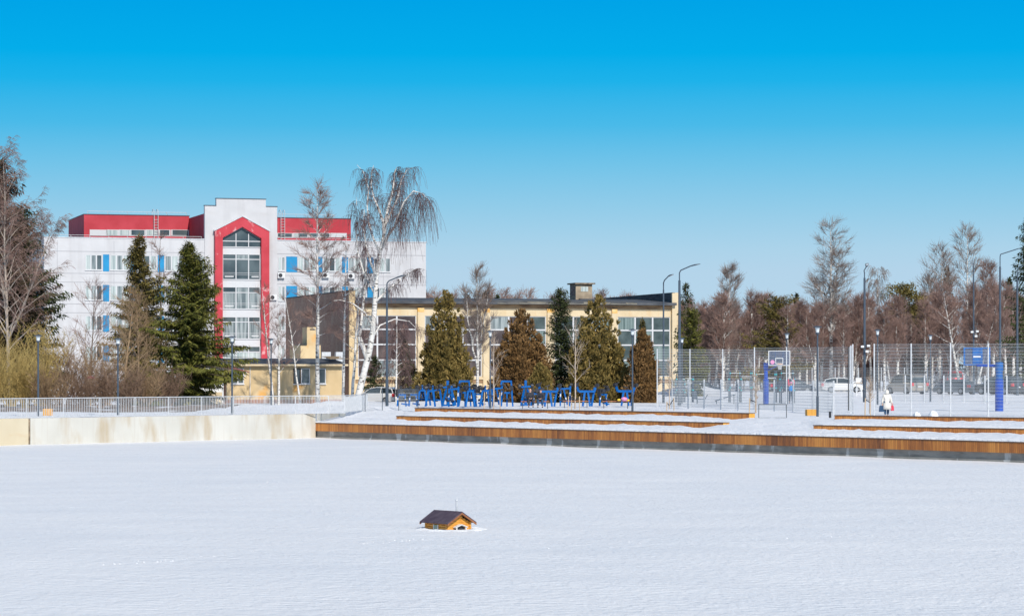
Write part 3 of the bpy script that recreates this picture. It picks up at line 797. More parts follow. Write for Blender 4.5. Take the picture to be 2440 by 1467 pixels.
# pilasters between the bays, with orange stains under the eave
for i in range(2, len(us) - 1, 2):
    c0, c1 = us[i] + .1, us[i + 1] - .1
    MB().box(c0, c1, -.18, -.004, -.5, ztop + .35).build('pilaster', M['yellow_pale'], gym)
    MB().box(c0, c1, -.19, -.004, ztop + .355, ztop + .775).build('stained_capital', M['orange_patch'], gym)
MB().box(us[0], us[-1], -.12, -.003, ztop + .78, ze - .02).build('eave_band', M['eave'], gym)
MB().box(us[0], us[-1], -.16, -.003, zsill - .28, zsill - .06).build('sill_band', M['yellow_pale'], gym)
MB().box(us[0], us[-1], -.05, -.003, zsill - .62, zsill - .29).build('sill_shadow', nmat('brown shadow line', (0.20, 0.11, 0.06), (0.4, 0.26, 0.14), .8, .9), gym)  # shadow line below the sill band, put into the colour
for bi, (x0, x1, n) in enumerate(bays):
    a, b = GY.u(x0), GY.u(x1)
    fr = MB(); zz = [ztop, GY.z(1200, 785.5), GY.z(1200, 821), GY.z(1200, 857.5), zsill]
    for z in zz: fr.box(a, b, .06, .2, z - .07, z + .07)
    for i in range(n + 1):
        c = a + (b - a) * i / n; fr.box(max(a, c - .08), min(b, c + .08), .055, .19, zsill, ztop)
    f = fr.build('window', M['frame'], gym)
    for r_ in range(4):
        for i in range(n):
            c, d = a + (b - a) * i / n, a + (b - a) * (i + 1) / n
            if bi < 3 and not (bi == 2 and i == 2): pm = M['curtain2'] if (i + r_) % 4 == 0 and r_ in (0, 3) else M['glass_brown']
            else: pm = [M['glass_green'], M['curtain_green'], M['glass_green']][(i * 2 + r_ + bi) % 3]
            MB().box(c + .05, d - .05, .12, .15, zz[r_ + 1] + .05, zz[r_] - .05).build('pane', pm, f)
# end walls rising above the roof
fwl = MB().box(-.02, .5, .0, DG, -1.2, zf).build('left_end_wall', M['brown_shaded'], gym)
MB().box(-.06, .55, -.30, -.004, -1.2, zf + .02).build('corner_pier', M['yellow'], gym)
MB().box(-.1, .6, -.04, DG + .05, zf + .025, zf + .12).build('wall_coping', M['roof_felt'], gym)
fwr = MB().box(Lg - .34, Lg, .0, DG, -1.2, GY.z(1616, 697)).build('right_end_wall', M['yellow_pale'], gym)
MB().box(Lg - .40, Lg - .345, .4, DG, ze - .3, GY.z(1616, 697) + .03).build('felted_upstand', M['roof_felt'], gym)
MB().box(Lg - .75, Lg + .05, -.32, -.004, -1, GY.z(1616, 697) - .05).build('corner_pier', M['yellow_pale'], gym)
zr = GY.z(1200, 711, 11)
m = MB().prism([(0, 0), (1, 0), (1, .2), (0, .2)], 0, .01)
m = MB()
u0, u1 = .5, Lg - .42
pts = [(-.75, ze), (-.75, ze + .26), (11, zr), (DG, zr + .3), (DG, zr - .4), (0, ze + .02)]
vs = [(u0, y, z) for y, z in pts] + [(u1, y, z) for y, z in pts]; n = len(pts)
m.add(vs, [tuple(range(n)), tuple(range(n, 2 * n))[::-1]] + [(k, (k + 1) % n, n + (k + 1) % n, n + k) for k in range(n)])
roof = m.build('roof', M['roof_felt'], gym)
m = MB(); random.seed(4)
x = GY.u(1180)
while x < GY.u(1500):
    w_ = .8 + random.random() * 1.2; h_ = .05 + .16 * random.random()
    m.add([(x, -.765, ze + .05), (x + w_, -.765, ze + .05), (x + w_, -.765, ze + .05 + h_), (x, -.765, ze + .08 + h_)], [(0, 1, 2, 3)]); x += w_ * .96
for a_, b_ in ((1190, 1500),):
    ua, ub = GY.u(a_), GY.u(b_)
    m.add([(ua, -.7, ze + .28), (ub, -.7, ze + .28), (ub + 1, .9, ze + .36), (ua - 1.5, 2.0, ze + .44)], [(0, 1, 2, 3)])
m.build('peeled_edge', M['roof_light'], roof)
# roof cabin
v = 9; ca, cb = GY.u(1372, v), GY.u(1411, v); zc0, zc1 = GY.z(1390, 706, v), GY.z(1390, 677, v)
cab = MB().box(ca, cb, v, v + 2.0, zc0 - .8, zc1).build('roof_cabin', nmat('weathered tan cabin render', (.26, .20, .14), (.42, .34, .24), 1.5, .9), gym)
MB().box(ca - .2, cb + .25, v - .3, v + 2.3, zc1 + .003, zc1 + .14).build('cabin_roof', M['conc_joint'], cab)
MB().box(ca - .012, ca - .002, v + .3, v + 1.7, zc0 + .1, zc1 - .2).build('cabin_opening', M['black'], cab)
ww = MB().box((ca + cb) / 2 - .35, (ca + cb) / 2 + .45, v - .03, v - .002, zc1 - .75, zc1 - .25).build('cabin_louvre', M['curtain'], cab)
MB().box(ca + .3, cb + .3, v - .6, v + 2.6, zc0 - .9, zc0 - .25).build('cabin_kerb', M['roof_felt'], cab)
# boiler annex with chimney stair against the dark side wall
AN = Face(705, 262, TG)
an = thing('brick_annex', 'small ochre brick shed with stepped chimney against the dark end wall of the hall', 'annex', AN.o, TG)
zA = AN.z(740, 822)
m = MB().box(AN.u(716), AN.u(764), 0, 5, -.5, zA).box(AN.u(733), AN.u(762), .3, 2.4, zA, AN.z(745, 779)); m.build('wall', M['yellow'], an)
MB().box(AN.u(740), AN.u(752), .28, .298, AN.z(745, 786), AN.z(745, 783)).box(AN.u(716) - .1, AN.u(731), -.1, 2, zA + .003, zA + .1).build('slot', M['black'], an)
for px in (772, 806):
    MB().box(AN.u(px), AN.u(px) + .9, 1.0, 1.6, 2, AN.z(px, 838)).build('roof_vent', M['metal_grey'], an)

# low ochre house in front
LB_ = Face(540, 222, TG)
lh = thing('low_house', 'single storey ochre house with dark felt roof and red brick plinth', 'building', LB_.o, TG)
Ll = LB_.u(815); zl = LB_.z(680, 871)
MB().box(0, Ll, 0, 9, .28, zl).build('wall', M['yellow'], lh)
MB().box(-.03, Ll + .03, -.05, 9, -1.0, .277).build('plinth', M['brick_plinth'], lh)
pts = [(-.45, zl + .003), (-.45, zl + .12), (5, zl + .62), (9.3, zl + .3), (9.3, zl + .003)]
vs = [(-.4, y, z) for y, z in pts] + [(Ll + .4, y, z) for y, z in pts]; n = len(pts)
m = MB().add(vs, [tuple(range(n)), tuple(range(n, 2 * n))[::-1]] + [(k, (k + 1) % n, n + (k + 1) % n, n + k) for k in range(n)])
rf = m.build('roof', M['roof_felt'], lh)
MB().box(-.42, Ll + .42, -.47, -.452, zl - .02, zl + .13).build('fascia_board', M['yellow_pale'], rf)
m = MB(); random.seed(8)
for i in range(7): m.box(9.2 + random.random() * .4 - .5, 10 + random.random() - .5, 1 + i * .4, 1.3 + i * .4, zl + .55 + .03 * i, zl + .62 + .03 * i)
m.build('roof_debris', M['conc_joint'], rf)
for i, (a, b, n_, dark) in enumerate([(551, 581, 2, 0), (699, 716, 1, 0), (717, 738, 1, 0), (756.5, 776, 1, 0)]):
    f = ribbon(LB_, lh, a, b, 877, 914, n_, 2, 0, M['brown_frame'] if i == 1 else None, .07, M['glass'])
MB().box(LB_.u(595), LB_.u(596.2), -.08, -.003, .1, zl).build('downpipe', M['metal_grey'], lh)
# porch with white siding and sloping metal canopy
PO = Face(462, 213, TG)
po = thing('entrance_porch', 'white sided entrance porch with brown red sloping canopy beside the dark spruce', 'porch', PO.o, TG)
Lp = PO.u(531); zp = PO.z(500, 872)
MB().box(0, Lp, 0, 5, PO.z(500, 934), zp).build('siding_wall', M['siding'], po)
MB().box(-.01, Lp + .01, -.02, 5, -.6, PO.z(500, 934) - .003).build('base_wall', M['yellow_pale'], po)
MB().box(Lp + .03, Lp + .8, 3.0, 4.9, -.2, zp - .3).build('recess_wall', M['brown_shaded'], po)  # dark tone stands for the shade inside the recess
m = MB().add([(Lp - 1.0, -.6, zp + .25), (Lp + 2.0, -.6, zp - .85 + .35), (Lp + 2.0, 4, zp - .45), (Lp - 1.0, 4, zp + .30),
              (Lp - 1.0, -.6, zp + .33), (Lp + 2.0, -.6, zp - .42), (Lp + 2.0, 4, zp - .37), (Lp - 1.0, 4, zp + .38)],
             [(3, 2, 1, 0), (4, 5, 6, 7), (0, 1, 5, 4), (1, 2, 6, 5), (2, 3, 7, 6), (3, 0, 4, 7)])
m.build('canopy', M['canopy'], po)
MB().bar((Lp, -.5, zp - 1.15), (Lp + 1.7, -.5, zp - .75), .08).bar((Lp + 1.7, -.5, zp - .75), (Lp + 1.75, -.5, zp - .45), .08).build('strut', M['white'], po)
MB().box(Lp - .06, Lp + .05, -.05, .05, -.3, zp - .02).build('corner_post', M['white'], po)
# ------------------------------------------------------------ trees
def leafmat(name, cols, scale=1.5, rough=0.75, trans=0.0):
    m = bpy.data.materials.new(name); m.use_nodes = True
    n, l = m.node_tree.nodes, m.node_tree.links
    p = n['Principled BSDF']; p.inputs['Roughness'].default_value = rough; p.inputs['Specular IOR Level'].default_value = .25
    t = n.new('ShaderNodeTexCoord')
    a = n.new('ShaderNodeTexNoise'); a.inputs['Scale'].default_value = scale; a.inputs['Detail'].default_value = 6
    a.inputs['Roughness'].default_value = .75
    l.new(t.outputs['Object'], a.inputs['Vector'])
    r = n.new('ShaderNodeValToRGB'); e = r.color_ramp.elements
    e[0].position = .32; e[1].position = .68; e[0].color = (*cols[0], 1); e[1].color = (*cols[-1], 1)
    if len(cols) == 3: k = e.new(.5); k.color = (*cols[1], 1)
    l.new(a.outputs[0], r.inputs[0]); l.new(r.outputs[0], p.inputs['Base Color'])
    return m
M['spruce'] = leafmat('spruce needles', [(.035, .042, .010), (.115, .12, .022), (.25, .215, .05)], 2.2)
M['spruce_olive'] = leafmat('olive spruce needles', [(.045, .042, .012), (.14, .115, .03), (.28, .20, .06)], 2.0)
M['spruce_dark'] = leafmat('dark spruce needles', [(.022, .035, .014), (.05, .065, .022), (.08, .085, .03)], 2.0)
M['spruce_brown'] = leafmat('rust tinged spruce', [(.04, .035, .02), (.085, .06, .035), (.15, .085, .05)], 1.4)
M['thuja'] = leafmat('winter brown thuja', [(.055, .05, .012), (.17, .125, .035), (.42, .28, .09)], 2.6)
M['thuja_rust'] = leafmat('rust brown thuja', [(.06, .035, .012), (.18, .10, .038), (.38, .22, .08)], 2.6)
M['bark'] = nmat('grey brown bark', (.13, .10, .075), (.22, .17, .13), 3, .9, (3, 3, .6))
M['twig'] = nmat('purple brown twigs', (.21, .13, .105), (.35, .225, .185), .5, .8)
M['twig_grey'] = nmat('grey twigs', (.22, .165, .14), (.33, .26, .22), .5, .8)
M['twig_red'] = nmat('weeping red brown twigs', (.09, .055, .055), (.15, .09, .09), .5, .8)
M['willow'] = leafmat('yellow willow shoots', [(.36, .25, .08), (.56, .42, .16)], .8)
M['shrub_red'] = leafmat('red brown shrub', [(.15, .09, .06), (.34, .23, .16)], .6)
M['shrub'] = leafmat('tan brown shrub', [(.24, .15, .085), (.44, .31, .18)], .6)
M['sapling'] = nmat('pale sapling bark', (.42, .32, .24), (.55, .45, .36), 3, .8)
def birch_bark(name, a=.5, b=.53):
    m = nmat(name, (.62, .59, .54), (.74, .71, .67), 2, .75, (1, 1, 1))
    layer(m, (.05, .04, .035), 1.6, (1.5, 1.5, 6), a + .07, b + .08, .95, 4)
    return m
M['birch'] = birch_bark('birch bark')
M['bark_pale'] = nmat('pale brown bark', (.34, .28, .23), (.46, .39, .33), 3, .8, (2, 2, .6))
M['birch_old'] = birch_bark('rough birch bark', .46, .5)

def segs_mesh(name, segs, n=3):
    """tapered n sided sticks: segs = list of (p0, p1, r0, r1)"""
    a = np.array([(s[0][0], s[0][1], s[0][2], s[1][0], s[1][1], s[1][2], s[2], s[3]) for s in segs], dtype=np.float64)
    p0, p1, r0, r1 = a[:, :3], a[:, 3:6], a[:, 6], a[:, 7]
    d = p1 - p0; L = np.linalg.norm(d, axis=1, keepdims=True); L[L == 0] = 1; d = d / L
    up = np.tile([0., 0., 1.], (len(a), 1)); up[np.abs(d[:, 2]) > .9] = [0, 1, 0]
    x = np.cross(d, up); x /= np.linalg.norm(x, axis=1, keepdims=True); y = np.cross(d, x)
    N = len(a); V = np.zeros((N, 2, n, 3))
    for k in range(n):
        t = 2 * math.pi * k / n
        o = x * math.cos(t) + y * math.sin(t)
        V[:, 0, k] = p0 + o * r0[:, None]; V[:, 1, k] = p1 + o * r1[:, None]
    base = (np.arange(N) * 2 * n)[:, None]
    fs = []
    for k in range(n):
        k2 = (k + 1) % n
        fs.append(base + np.array([[k, k2, n + k2, n + k]]))
    Fq = np.stack(fs, 1).reshape(-1, 4)
    return raw_mesh(name, V.reshape(-1, 3), Fq)
def raw_mesh(name, V, Fq, smooth=False):
    me = bpy.data.meshes.new(name)
    k = Fq.shape[1]
    me.vertices.add(len(V)); me.vertices.foreach_set('co', np.asarray(V, dtype=np.float32).ravel())
    me.loops.add(Fq.size); me.loops.foreach_set('vertex_index', Fq.astype(np.int32).ravel())
    me.polygons.add(len(Fq)); me.polygons.foreach_set('loop_start', (np.arange(len(Fq)) * k).astype(np.int32))
    me.polygons.foreach_set('loop_total', np.full(len(Fq), k, dtype=np.int32))
    me.update(calc_edges=True)
    return me
def leaves_mesh(name, C, A, B):
    """rhombic sprays: centres C, half axes A (length) and B (width)"""
    V = np.stack([C - A, C + B - A * .2, C + A, C - B - A * .2], 1).reshape(-1, 3)
    Fq = (np.arange(len(C)) * 4)[:, None] + np.arange(4)[None]
    return raw_mesh(name, V, Fq)

def bare(rng, h, r0, lean=(0, 0), t0=.25, nb=26, bl=.30, up=50, droop=0.0, nsub=5, ntw=6, tw=.9, wander=.02, tr=.008, curve=0.0, forks=None, shape=.7, top=None):
    """bare deciduous tree: returns thick segments (stem, limbs) and thin segments (twigs)"""
    T, S = [], []
    K = 12; pts = []
    wx = wy = 0
    for i in range(K + 1):
        t = i / K
        pts.append(Vector((lean[0] * h * (t + curve * t * (1 - t)) + wx, lean[1] * h * t + wy, h * t)))
        wx += rng.uniform(-1, 1) * wander * h / K * 2; wy += rng.uniform(-1, 1) * wander * h / K * 2
    rad = lambda t: r0 * (1 - t) ** .85 + .012
    stems = [(pts, rad, 0.0)]
    for f in (forks or []):       # (height fraction, dx, dy, length fraction)
        ft, dx, dy, fl = f
        i = int(ft * K); p = pts[i].copy(); L = h * fl; q = [p]
        for j in range(1, 9):
            s = j / 8
            q.append(p + Vector((dx * L * s ** .8 + rng.uniform(-.1, .1), dy * L * s, L * s * (1 - .25 * s * abs(dx)))))
        rr = rad(ft) * .75
        stems.append((q, (lambda t, rr=rr: rr * (1 - t) ** .85 + .012), .12))
    for q, rf, tb in stems:
        n = len(q) - 1
        for i in range(n): T.append((q[i], q[i + 1], rf(i / n), rf((i + 1) / n)))
    tot = sum(len(q) for q, _, _ in stems)
    for q, rf, tb in stems:
        n = len(q) - 1; main = q is pts
        nbr = nb if main else int(nb * .55)
        for b in range(nbr):
            ts = t0 if main else tb
            t = ts + (1 - ts) * ((b + rng.random()) / nbr)
            i = min(n - 1, int(t * n)); p = q[i].lerp(q[i + 1], t * n - i)
            az = b * 2.4 + rng.uniform(-.5, .5)
            rel = (1 - t) / (1 - ts) if main else (1 - t) * .8
            L = h * bl * (.22 + .78 * rel ** shape) * rng.uniform(.65, 1.15)
            if main and t < ts + .12: L *= .7
            e = R(up + rng.uniform(-14, 14)); d = Vector((math.cos(az) * math.cos(e), math.sin(az) * math.cos(e), math.sin(e)))
            rb = min(rf(t) * .5, .012 + L * .011); m_ = 6; bp = [p]
            for j in range(m_):
                d = (d + Vector((rng.uniform(-.15, .15), rng.uniform(-.15, .15), rng.uniform(-.1, .12) - droop * .16 * (j / m_)))).normalized()
                bp.append(bp[-1] + d * L / m_)
            for j in range(m_): (T if rb * (1 - j / m_) > .014 else S).append((bp[j], bp[j + 1], rb * (1 - j / m_ * .85), rb * (1 - (j + 1) / m_ * .85)))
            for k in range(nsub):
                s = .25 + .75 * (k + rng.random()) / nsub; j = min(m_ - 1, int(s * m_)); sp = bp[j].lerp(bp[j + 1], s * m_ - j)
                ax = (bp[j + 1] - bp[j]).normalized()
                sd = (ax + Vector((rng.uniform(-1, 1), rng.uniform(-1, 1), rng.uniform(-.4, .7) - droop * .3)) * .9).normalized()
                SL = L * rng.uniform(.22, .42) * (1.15 - s * .5); c = sp
                for g in range(3):
                    sd = (sd + Vector((rng.uniform(-.2, .2), rng.uniform(-.2, .2), .05 - droop * .25))).normalized()
                    e2 = c + sd * SL / 3; S.append((c, e2, rb * .35 + tr * .4, tr))
                    for w in range(ntw // 3):
                        f = rng.random(); a = c.lerp(e2, f)
                        td = (sd + Vector((rng.uniform(-1, 1), rng.uniform(-1, 1), rng.uniform(-.7, .9))) * .8).normalized()
                        TL = tw * rng.uniform(.5, 1.2)
                        if droop > .3:
                            td = Vector((td.x, td.y, td.z * .3)).normalized(); x = a
                            for z in range(3):
                                td = (td + Vector((rng.uniform(-.1, .1), rng.uniform(-.1, .1), -droop * .95))).normalized()
                                y = x + td * TL * .55 * droop * (1 if z else .5); S.append((x, y, tr, tr * .8)); x = y
                        else:
                            mdd = a + td * TL * .5; S.append((a, mdd, tr, tr * .9)); S.append((mdd, mdd + (td + Vector((0, 0, .3))).normalized() * TL * .5, tr * .9, tr * .6))
                    c = e2
    return T, S
def put_tree(name, label, cat, loc, T, S, bark, twig, group=None, n=6, rz=0, scale=None):
    t = thing(name, label, cat, loc, rz, group, scale)
    me = segs_mesh('trunk', T, n); me.materials.append(bark); me.polygons.foreach_set('use_smooth', [True] * len(me.polygons)); obj_from_mesh('trunk', me, t)
    if S:
        me = segs_mesh('crown', S, 3); me.materials.append(twig); obj_from_mesh('crown', me, t)
    return t

def spruce(rng, h, w, n_w=None, top_gap=.0, density=1.0, droopy=.35, t0=.03, size=1.0, irregular=.2, shape=.8):
    T = [(Vector((0, 0, h * i / 8)), Vector((0, 0, h * (i + 1) / 8)), .014 * h * (1 - i / 8) + .015, .014 * h * (1 - (i + 1) / 8) + .015) for i in range(8)]
    C, A, B = [], [], []
    z = h * t0; br = []
    while z < h * .985:
        t = z / h; k = rng.randint(6, 8)
        for j in range(k):
            az = rng.random() * 6.283
            irr = 1 + irregular * noise.noise(Vector((math.cos(az) * 1.2, math.sin(az) * 1.2, z * .45))) * 2.2
            L = (w / 2) * (1 - t) ** shape * rng.uniform(.72, 1.08) * irr + .12
            dz = -.28 - droopy * (1 - t) * .6 + .55 * t
            d = Vector((math.cos(az), math.sin(az), dz)).normalized(); p = Vector((0, 0, z + rng.uniform(-.1, .1)))
            steps = max(2, int(L / (.17 * size) * density)); side = Vector((-math.sin(az), math.cos(az), 0)); prev = p
            for s in range(1, steps + 1):
                f = s / steps
                q = p + d * L * f + Vector((0, 0, .20 * L * f * f))
                if s > 1 or t > .8:
                    rs = L * .30 * (1 - f * .75) + .10
                    for sg in (-1, 1):
                        sp = rng.uniform(.35, 1) * rs
                        c = q + side * sg * sp * .6 + Vector((0, 0, -.10 - rng.random() * .12 * size))
                        ax = (side * sg * .75 + d * .55 + Vector((rng.uniform(-.2, .2), rng.uniform(-.2, .2), -.25 + rng.uniform(-.3, .1)))).normalized()
                        C.append(c); A.append(ax * (.17 + rs * .28) * size)
                        b = ax.cross(Vector((rng.uniform(-.6, .6), rng.uniform(-.6, .6), 1))).normalized(); B.append(b * rng.uniform(.05, .09) * size)
                        if rng.random() < .6:
                            C.append(c + Vector((rng.uniform(-.08, .08), rng.uniform(-.08, .08), -.12 * size))); A.append(Vector((ax.x * .4, ax.y * .4, -1)).normalized() * .17 * size)
                            B.append(side.cross(Vector((rng.uniform(-1, 1), rng.uniform(-1, 1), .2))).normalized() * .055 * size)
                prev = q
            br.append((p, p + d * L * .95 + Vector((0, 0, .18 * L)), .012 + L * .008, .008))
            C.append(p + d * L + Vector((0, 0, .2 * L))); A.append((d + Vector((0, 0, .35))).normalized() * .22 * size); B.append(side * .05 * size)
        z += (.30 - .12 * t) * size / density
    for i in range(14):
        zz = h * (1 - .07 * i / 14); az = i * 2.4
        C.append(Vector((0, 0, zz))); A.append(Vector((math.cos(az) * .4, math.sin(az) * .4, .8)) * .2); B.append(Vector((-math.sin(az), math.cos(az), 0)) * .03)
    return T + br, np.array(C), np.array(A), np.array(B)
def put_conifer(name, label, cat, loc, data, bark, leaf, rz=0, scale=None, group=None):
    T, C, A, B = data
    t = thing(name, label, cat, loc, rz, group, scale)
    me = segs_mesh('trunk', T, 5); me.materials.append(bark); obj_from_mesh('trunk', me, t)
    me = leaves_mesh('crown', C, A, B); me.materials.append(leaf); obj_from_mesh('crown', me, t)
    return t
def thuja(rng, h, w, n=11000, lobes=4, seed=0, shape=.75, base=.75):
    L = [(0, 0, h, w / 2)]
    for k in range(lobes):
        a = k * 2.4 + seed; L.append((math.cos(a) * w * .27, math.sin(a) * w * .27, h * rng.uniform(.38, .78), w * rng.uniform(.22, .30)))
    C, A, B = [], [], []
    def prof(t): return min(1.0, base + (1 - base) * min(1, t / .18)) * (1 - max(0, (t - .12)) / .88) ** shape if t > .12 else base + (1 - base) * t / .12
    wts = [l[2] * l[3] for l in L]; tw_ = sum(wts); per = 30
    for li, (cx, cy, H_, R_) in enumerate(L):
        for i in range(int(n * wts[li] / tw_ / per) + 1):     # one clump of upright sprays after another
            t = 1 - math.sqrt(rng.random()) * .99 if rng.random() < .7 else rng.random()
            az = rng.random() * 6.2832
            bump = 1 + .38 * noise.noise(Vector((math.cos(az) * 1.3 + li, math.sin(az) * 1.3, t * H_ * .6)))
            r = R_ * prof(t) * bump * (rng.uniform(.8, 1.06) if rng.random() < .7 else rng.uniform(.4, .8))
            o = Vector((math.cos(az), math.sin(az), 0)); c = Vector((cx, cy, t * H_ * .97 + .1)) + o * r
            cs = rng.uniform(.14, .27) * (1 - .35 * t)
            for q in range(per):
                d = Vector((rng.gauss(0, 1), rng.gauss(0, 1), rng.gauss(0, 1))).normalized()
                C.append(c + Vector((d.x * cs, d.y * cs, d.z * cs * 1.5)))
                ax = (d * .6 + o * .4 + Vector((0, 0, rng.uniform(.3, 1.3)))).normalized()
                A.append(ax * rng.uniform(.09, .19)); B.append(ax.cross(Vector((rng.uniform(-1, 1), rng.uniform(-1, 1), rng.uniform(-.3, .3)))).normalized() * rng.uniform(.035, .065))
    for i in range(int(n * .45)):     # inner sprays that close the crown
        li = rng.choices(range(len(L)), wts)[0]; cx, cy, H_, R_ = L[li]; t = 1 - math.sqrt(rng.random()); az = rng.random() * 6.283
        r = R_ * prof(t) * rng.uniform(.2, .86); ax = Vector((rng.uniform(-1, 1), rng.uniform(-1, 1), rng.uniform(.2, 1.2))).normalized()
        C.append(Vector((cx + math.cos(az) * r, cy + math.sin(az) * r, t * H_ * .95 + .05))); A.append(ax * rng.uniform(.15, .26)); B.append(ax.cross(Vector((rng.uniform(-1, 1), rng.uniform(-1, 1), .2))).normalized() * .08)
    for i in range(260):     # ragged top
        z = h * rng.uniform(.90, 1.0); C.append(Vector((rng.gauss(0, .10), rng.gauss(0, .10), z))); A.append(Vector((rng.uniform(-.4, .4), rng.uniform(-.4, .4), 1)).normalized() * .14); B.append(Vector((rng.uniform(-1, 1), rng.uniform(-1, 1), 0)).normalized() * .04)
    T = [(Vector((l[0] * .3, l[1] * .3, 0)), Vector((l[0], l[1], l[2] * .9)), .10, .02) for l in L]
    return T, np.array(C), np.array(A), np.array(B)
def shrub(rng, h, w, n=26, tw=.7, nsub=14, spread=.5, tr=.010, curve=.25):
    T, S = [], []
    for i in range(n):
        az = rng.random() * 6.283; r = rng.random() ** .5
        p = Vector((math.cos(az) * r * w * .07, math.sin(az) * r * w * .07, 0))
        d = Vector((math.cos(az) * spread * r * 1.2, math.sin(az) * spread * r * 1.2, 1)).normalized()
        L = h * rng.uniform(.6, 1.05) * (1 - .15 * r); m_ = 7; pts = [p]
        for j in range(m_):
            d = (d + Vector((rng.uniform(-.14, .14) + math.cos(az) * .02, rng.uniform(-.14, .14), curve * .1))).normalized(); pts.append(pts[-1] + d * L / m_)
        rb = .018 + .006 * h * .5
        for j in range(m_): T.append((pts[j], pts[j + 1], rb * (1 - j / m_ * .85), rb * (1 - (j + 1) / m_ * .85)))
        for k in range(nsub):
            s = .12 + .88 * (k + rng.random()) / nsub; j = min(m_ - 1, int(s * m_)); c = pts[j].lerp(pts[j + 1], s * m_ - j)
            dd = (Vector((rng.uniform(-1, 1), rng.uniform(-1, 1), rng.uniform(.1, 1.5)))).normalized(); LL = tw * rng.uniform(.5, 1.4)
            for g in range(3):
                dd = (dd + Vector((rng.uniform(-.25, .25), rng.uniform(-.25, .25), .12))).normalized(); e = c + dd * LL / 2; S.append((c, e, tr * (1.5 - g * .4), tr * (1.1 - g * .4)))
                for q in range(2):
                    td = (dd + Vector((rng.uniform(-1, 1), rng.uniform(-1, 1), rng.uniform(-.2, 1))) * .7).normalized(); S.append((c.lerp(e, rng.random()), c + td * LL * .6, tr * .8, tr * .5))
                c = e
    return T, S
rnd = random.Random
def hgt(px, py, Y, z0=0): return EYE - (py - HZ) / F * Y - z0
def gz(p): return Vector((p.x, p.y, ground_z(p.x, p.y) - .05))

# --- left edge: spruce with a birch in front of it
Y = 236
put_conifer('spruce_tree', 'tall dark rust tinged spruce at the left edge behind the bare birch', 'spruce', gz(G(0, Y + 12)), spruce(rnd(1), hgt(0, 368, Y + 12), 12.0, density=1.0, size=1.35, irregular=.35, shape=.7), M['bark'], M['spruce_brown'])
T, S = bare(rnd(11), hgt(30, 366, Y), .15, (-.02, 0), .2, 44, .33, 48, .35, 8, 12, 1.0, .02, .011, forks=[(.3, .35, .05, .5), (.45, -.2, .1, .45)])
put_tree('birch_tree', 'bare birch spreading in front of the dark spruce at the left edge', 'birch', gz(G(20, Y)), T, S, M['bark_pale'], M['twig'])
T, S = bare(rnd(12), hgt(60, 430, Y + 4), .12, (.08, 0), .3, 26, .26, 45, .5, 6, 9, 1.0, .02, .011)
put_tree('birch_tree', 'second bare birch leaning right in front of the leftmost spruce', 'birch', gz(G(-60, Y + 4)), T, S, M['birch'], M['twig'])
put_conifer('spruce_tree', 'dark spruce bough heavy tree reaching past the left corner of the white building', 'spruce', gz(G(52, Y + 14)), spruce(rnd(2), hgt(52, 490, Y + 14), 9.6, size=1.35, irregular=.35, shape=.5), M['bark'], M['spruce_dark'])
# --- willows and shrubs along the left
for i, (px, top, Y, w, mt, lab) in enumerate([
        (25, 745, 215, 5.5, 'willow', 'yellow willow bush at the far left behind the railing'),
        (95, 752, 219, 4.6, 'willow', 'yellow willow bush behind the leftmost park lantern'),
        (60, 835, 205, 4.2, 'willow', 'lower bright yellow willow bush in front of the taller ones'),
        (-15, 815, 203, 4.2, 'willow', 'low yellow willow bush cut by the left edge'),
        (150, 800, 222, 5.0, 'shrub', 'brown bare shrub right of the yellow willows'),
        (205, 782, 226, 5.0, 'shrub', 'tall brown bare shrub below the leftmost white building windows'),
        (185, 880, 206, 4.5, 'shrub', 'low brown bare shrub behind the orange timber box'),
        (255, 800, 221, 5.0, 'shrub', 'brown bare shrub left of the second park lantern'),
        (240, 868, 208, 4.5, 'shrub', 'low bare shrub between the orange box and the second park lantern'),
        (345, 865, 209, 4.8, 'shrub', 'low tan bare shrub right of the second park lantern'),
        (400, 880, 214, 3.6, 'shrub', 'low bare shrub at the left foot of the green spruce'),
        (120, 880, 204, 4.0, 'shrub', 'low tan bare shrub right behind the leftmost park lantern'),
        (300, 885, 203, 3.8, 'shrub', 'low bare shrub just right of the second park lantern pole')]):
    Y -= 16
    T, S = shrub(rnd(30 + i), hgt(px, top, Y), w, 32 if mt == 'willow' else 24, .75, 12, .34 if mt == 'willow' else .55, .011)
    put_tree('willow_bush' if mt == 'willow' else 'bare_shrub', lab, 'bush' if mt == 'willow' else 'shrub', gz(G(px, Y)), T, S, M[mt if mt == 'willow' or i % 2 else 'shrub_red'], M[mt if mt == 'willow' or i % 2 else 'shrub_red'], n=4, group='yellow willow bushes' if mt == 'willow' else 'bare shrubs behind the railing')
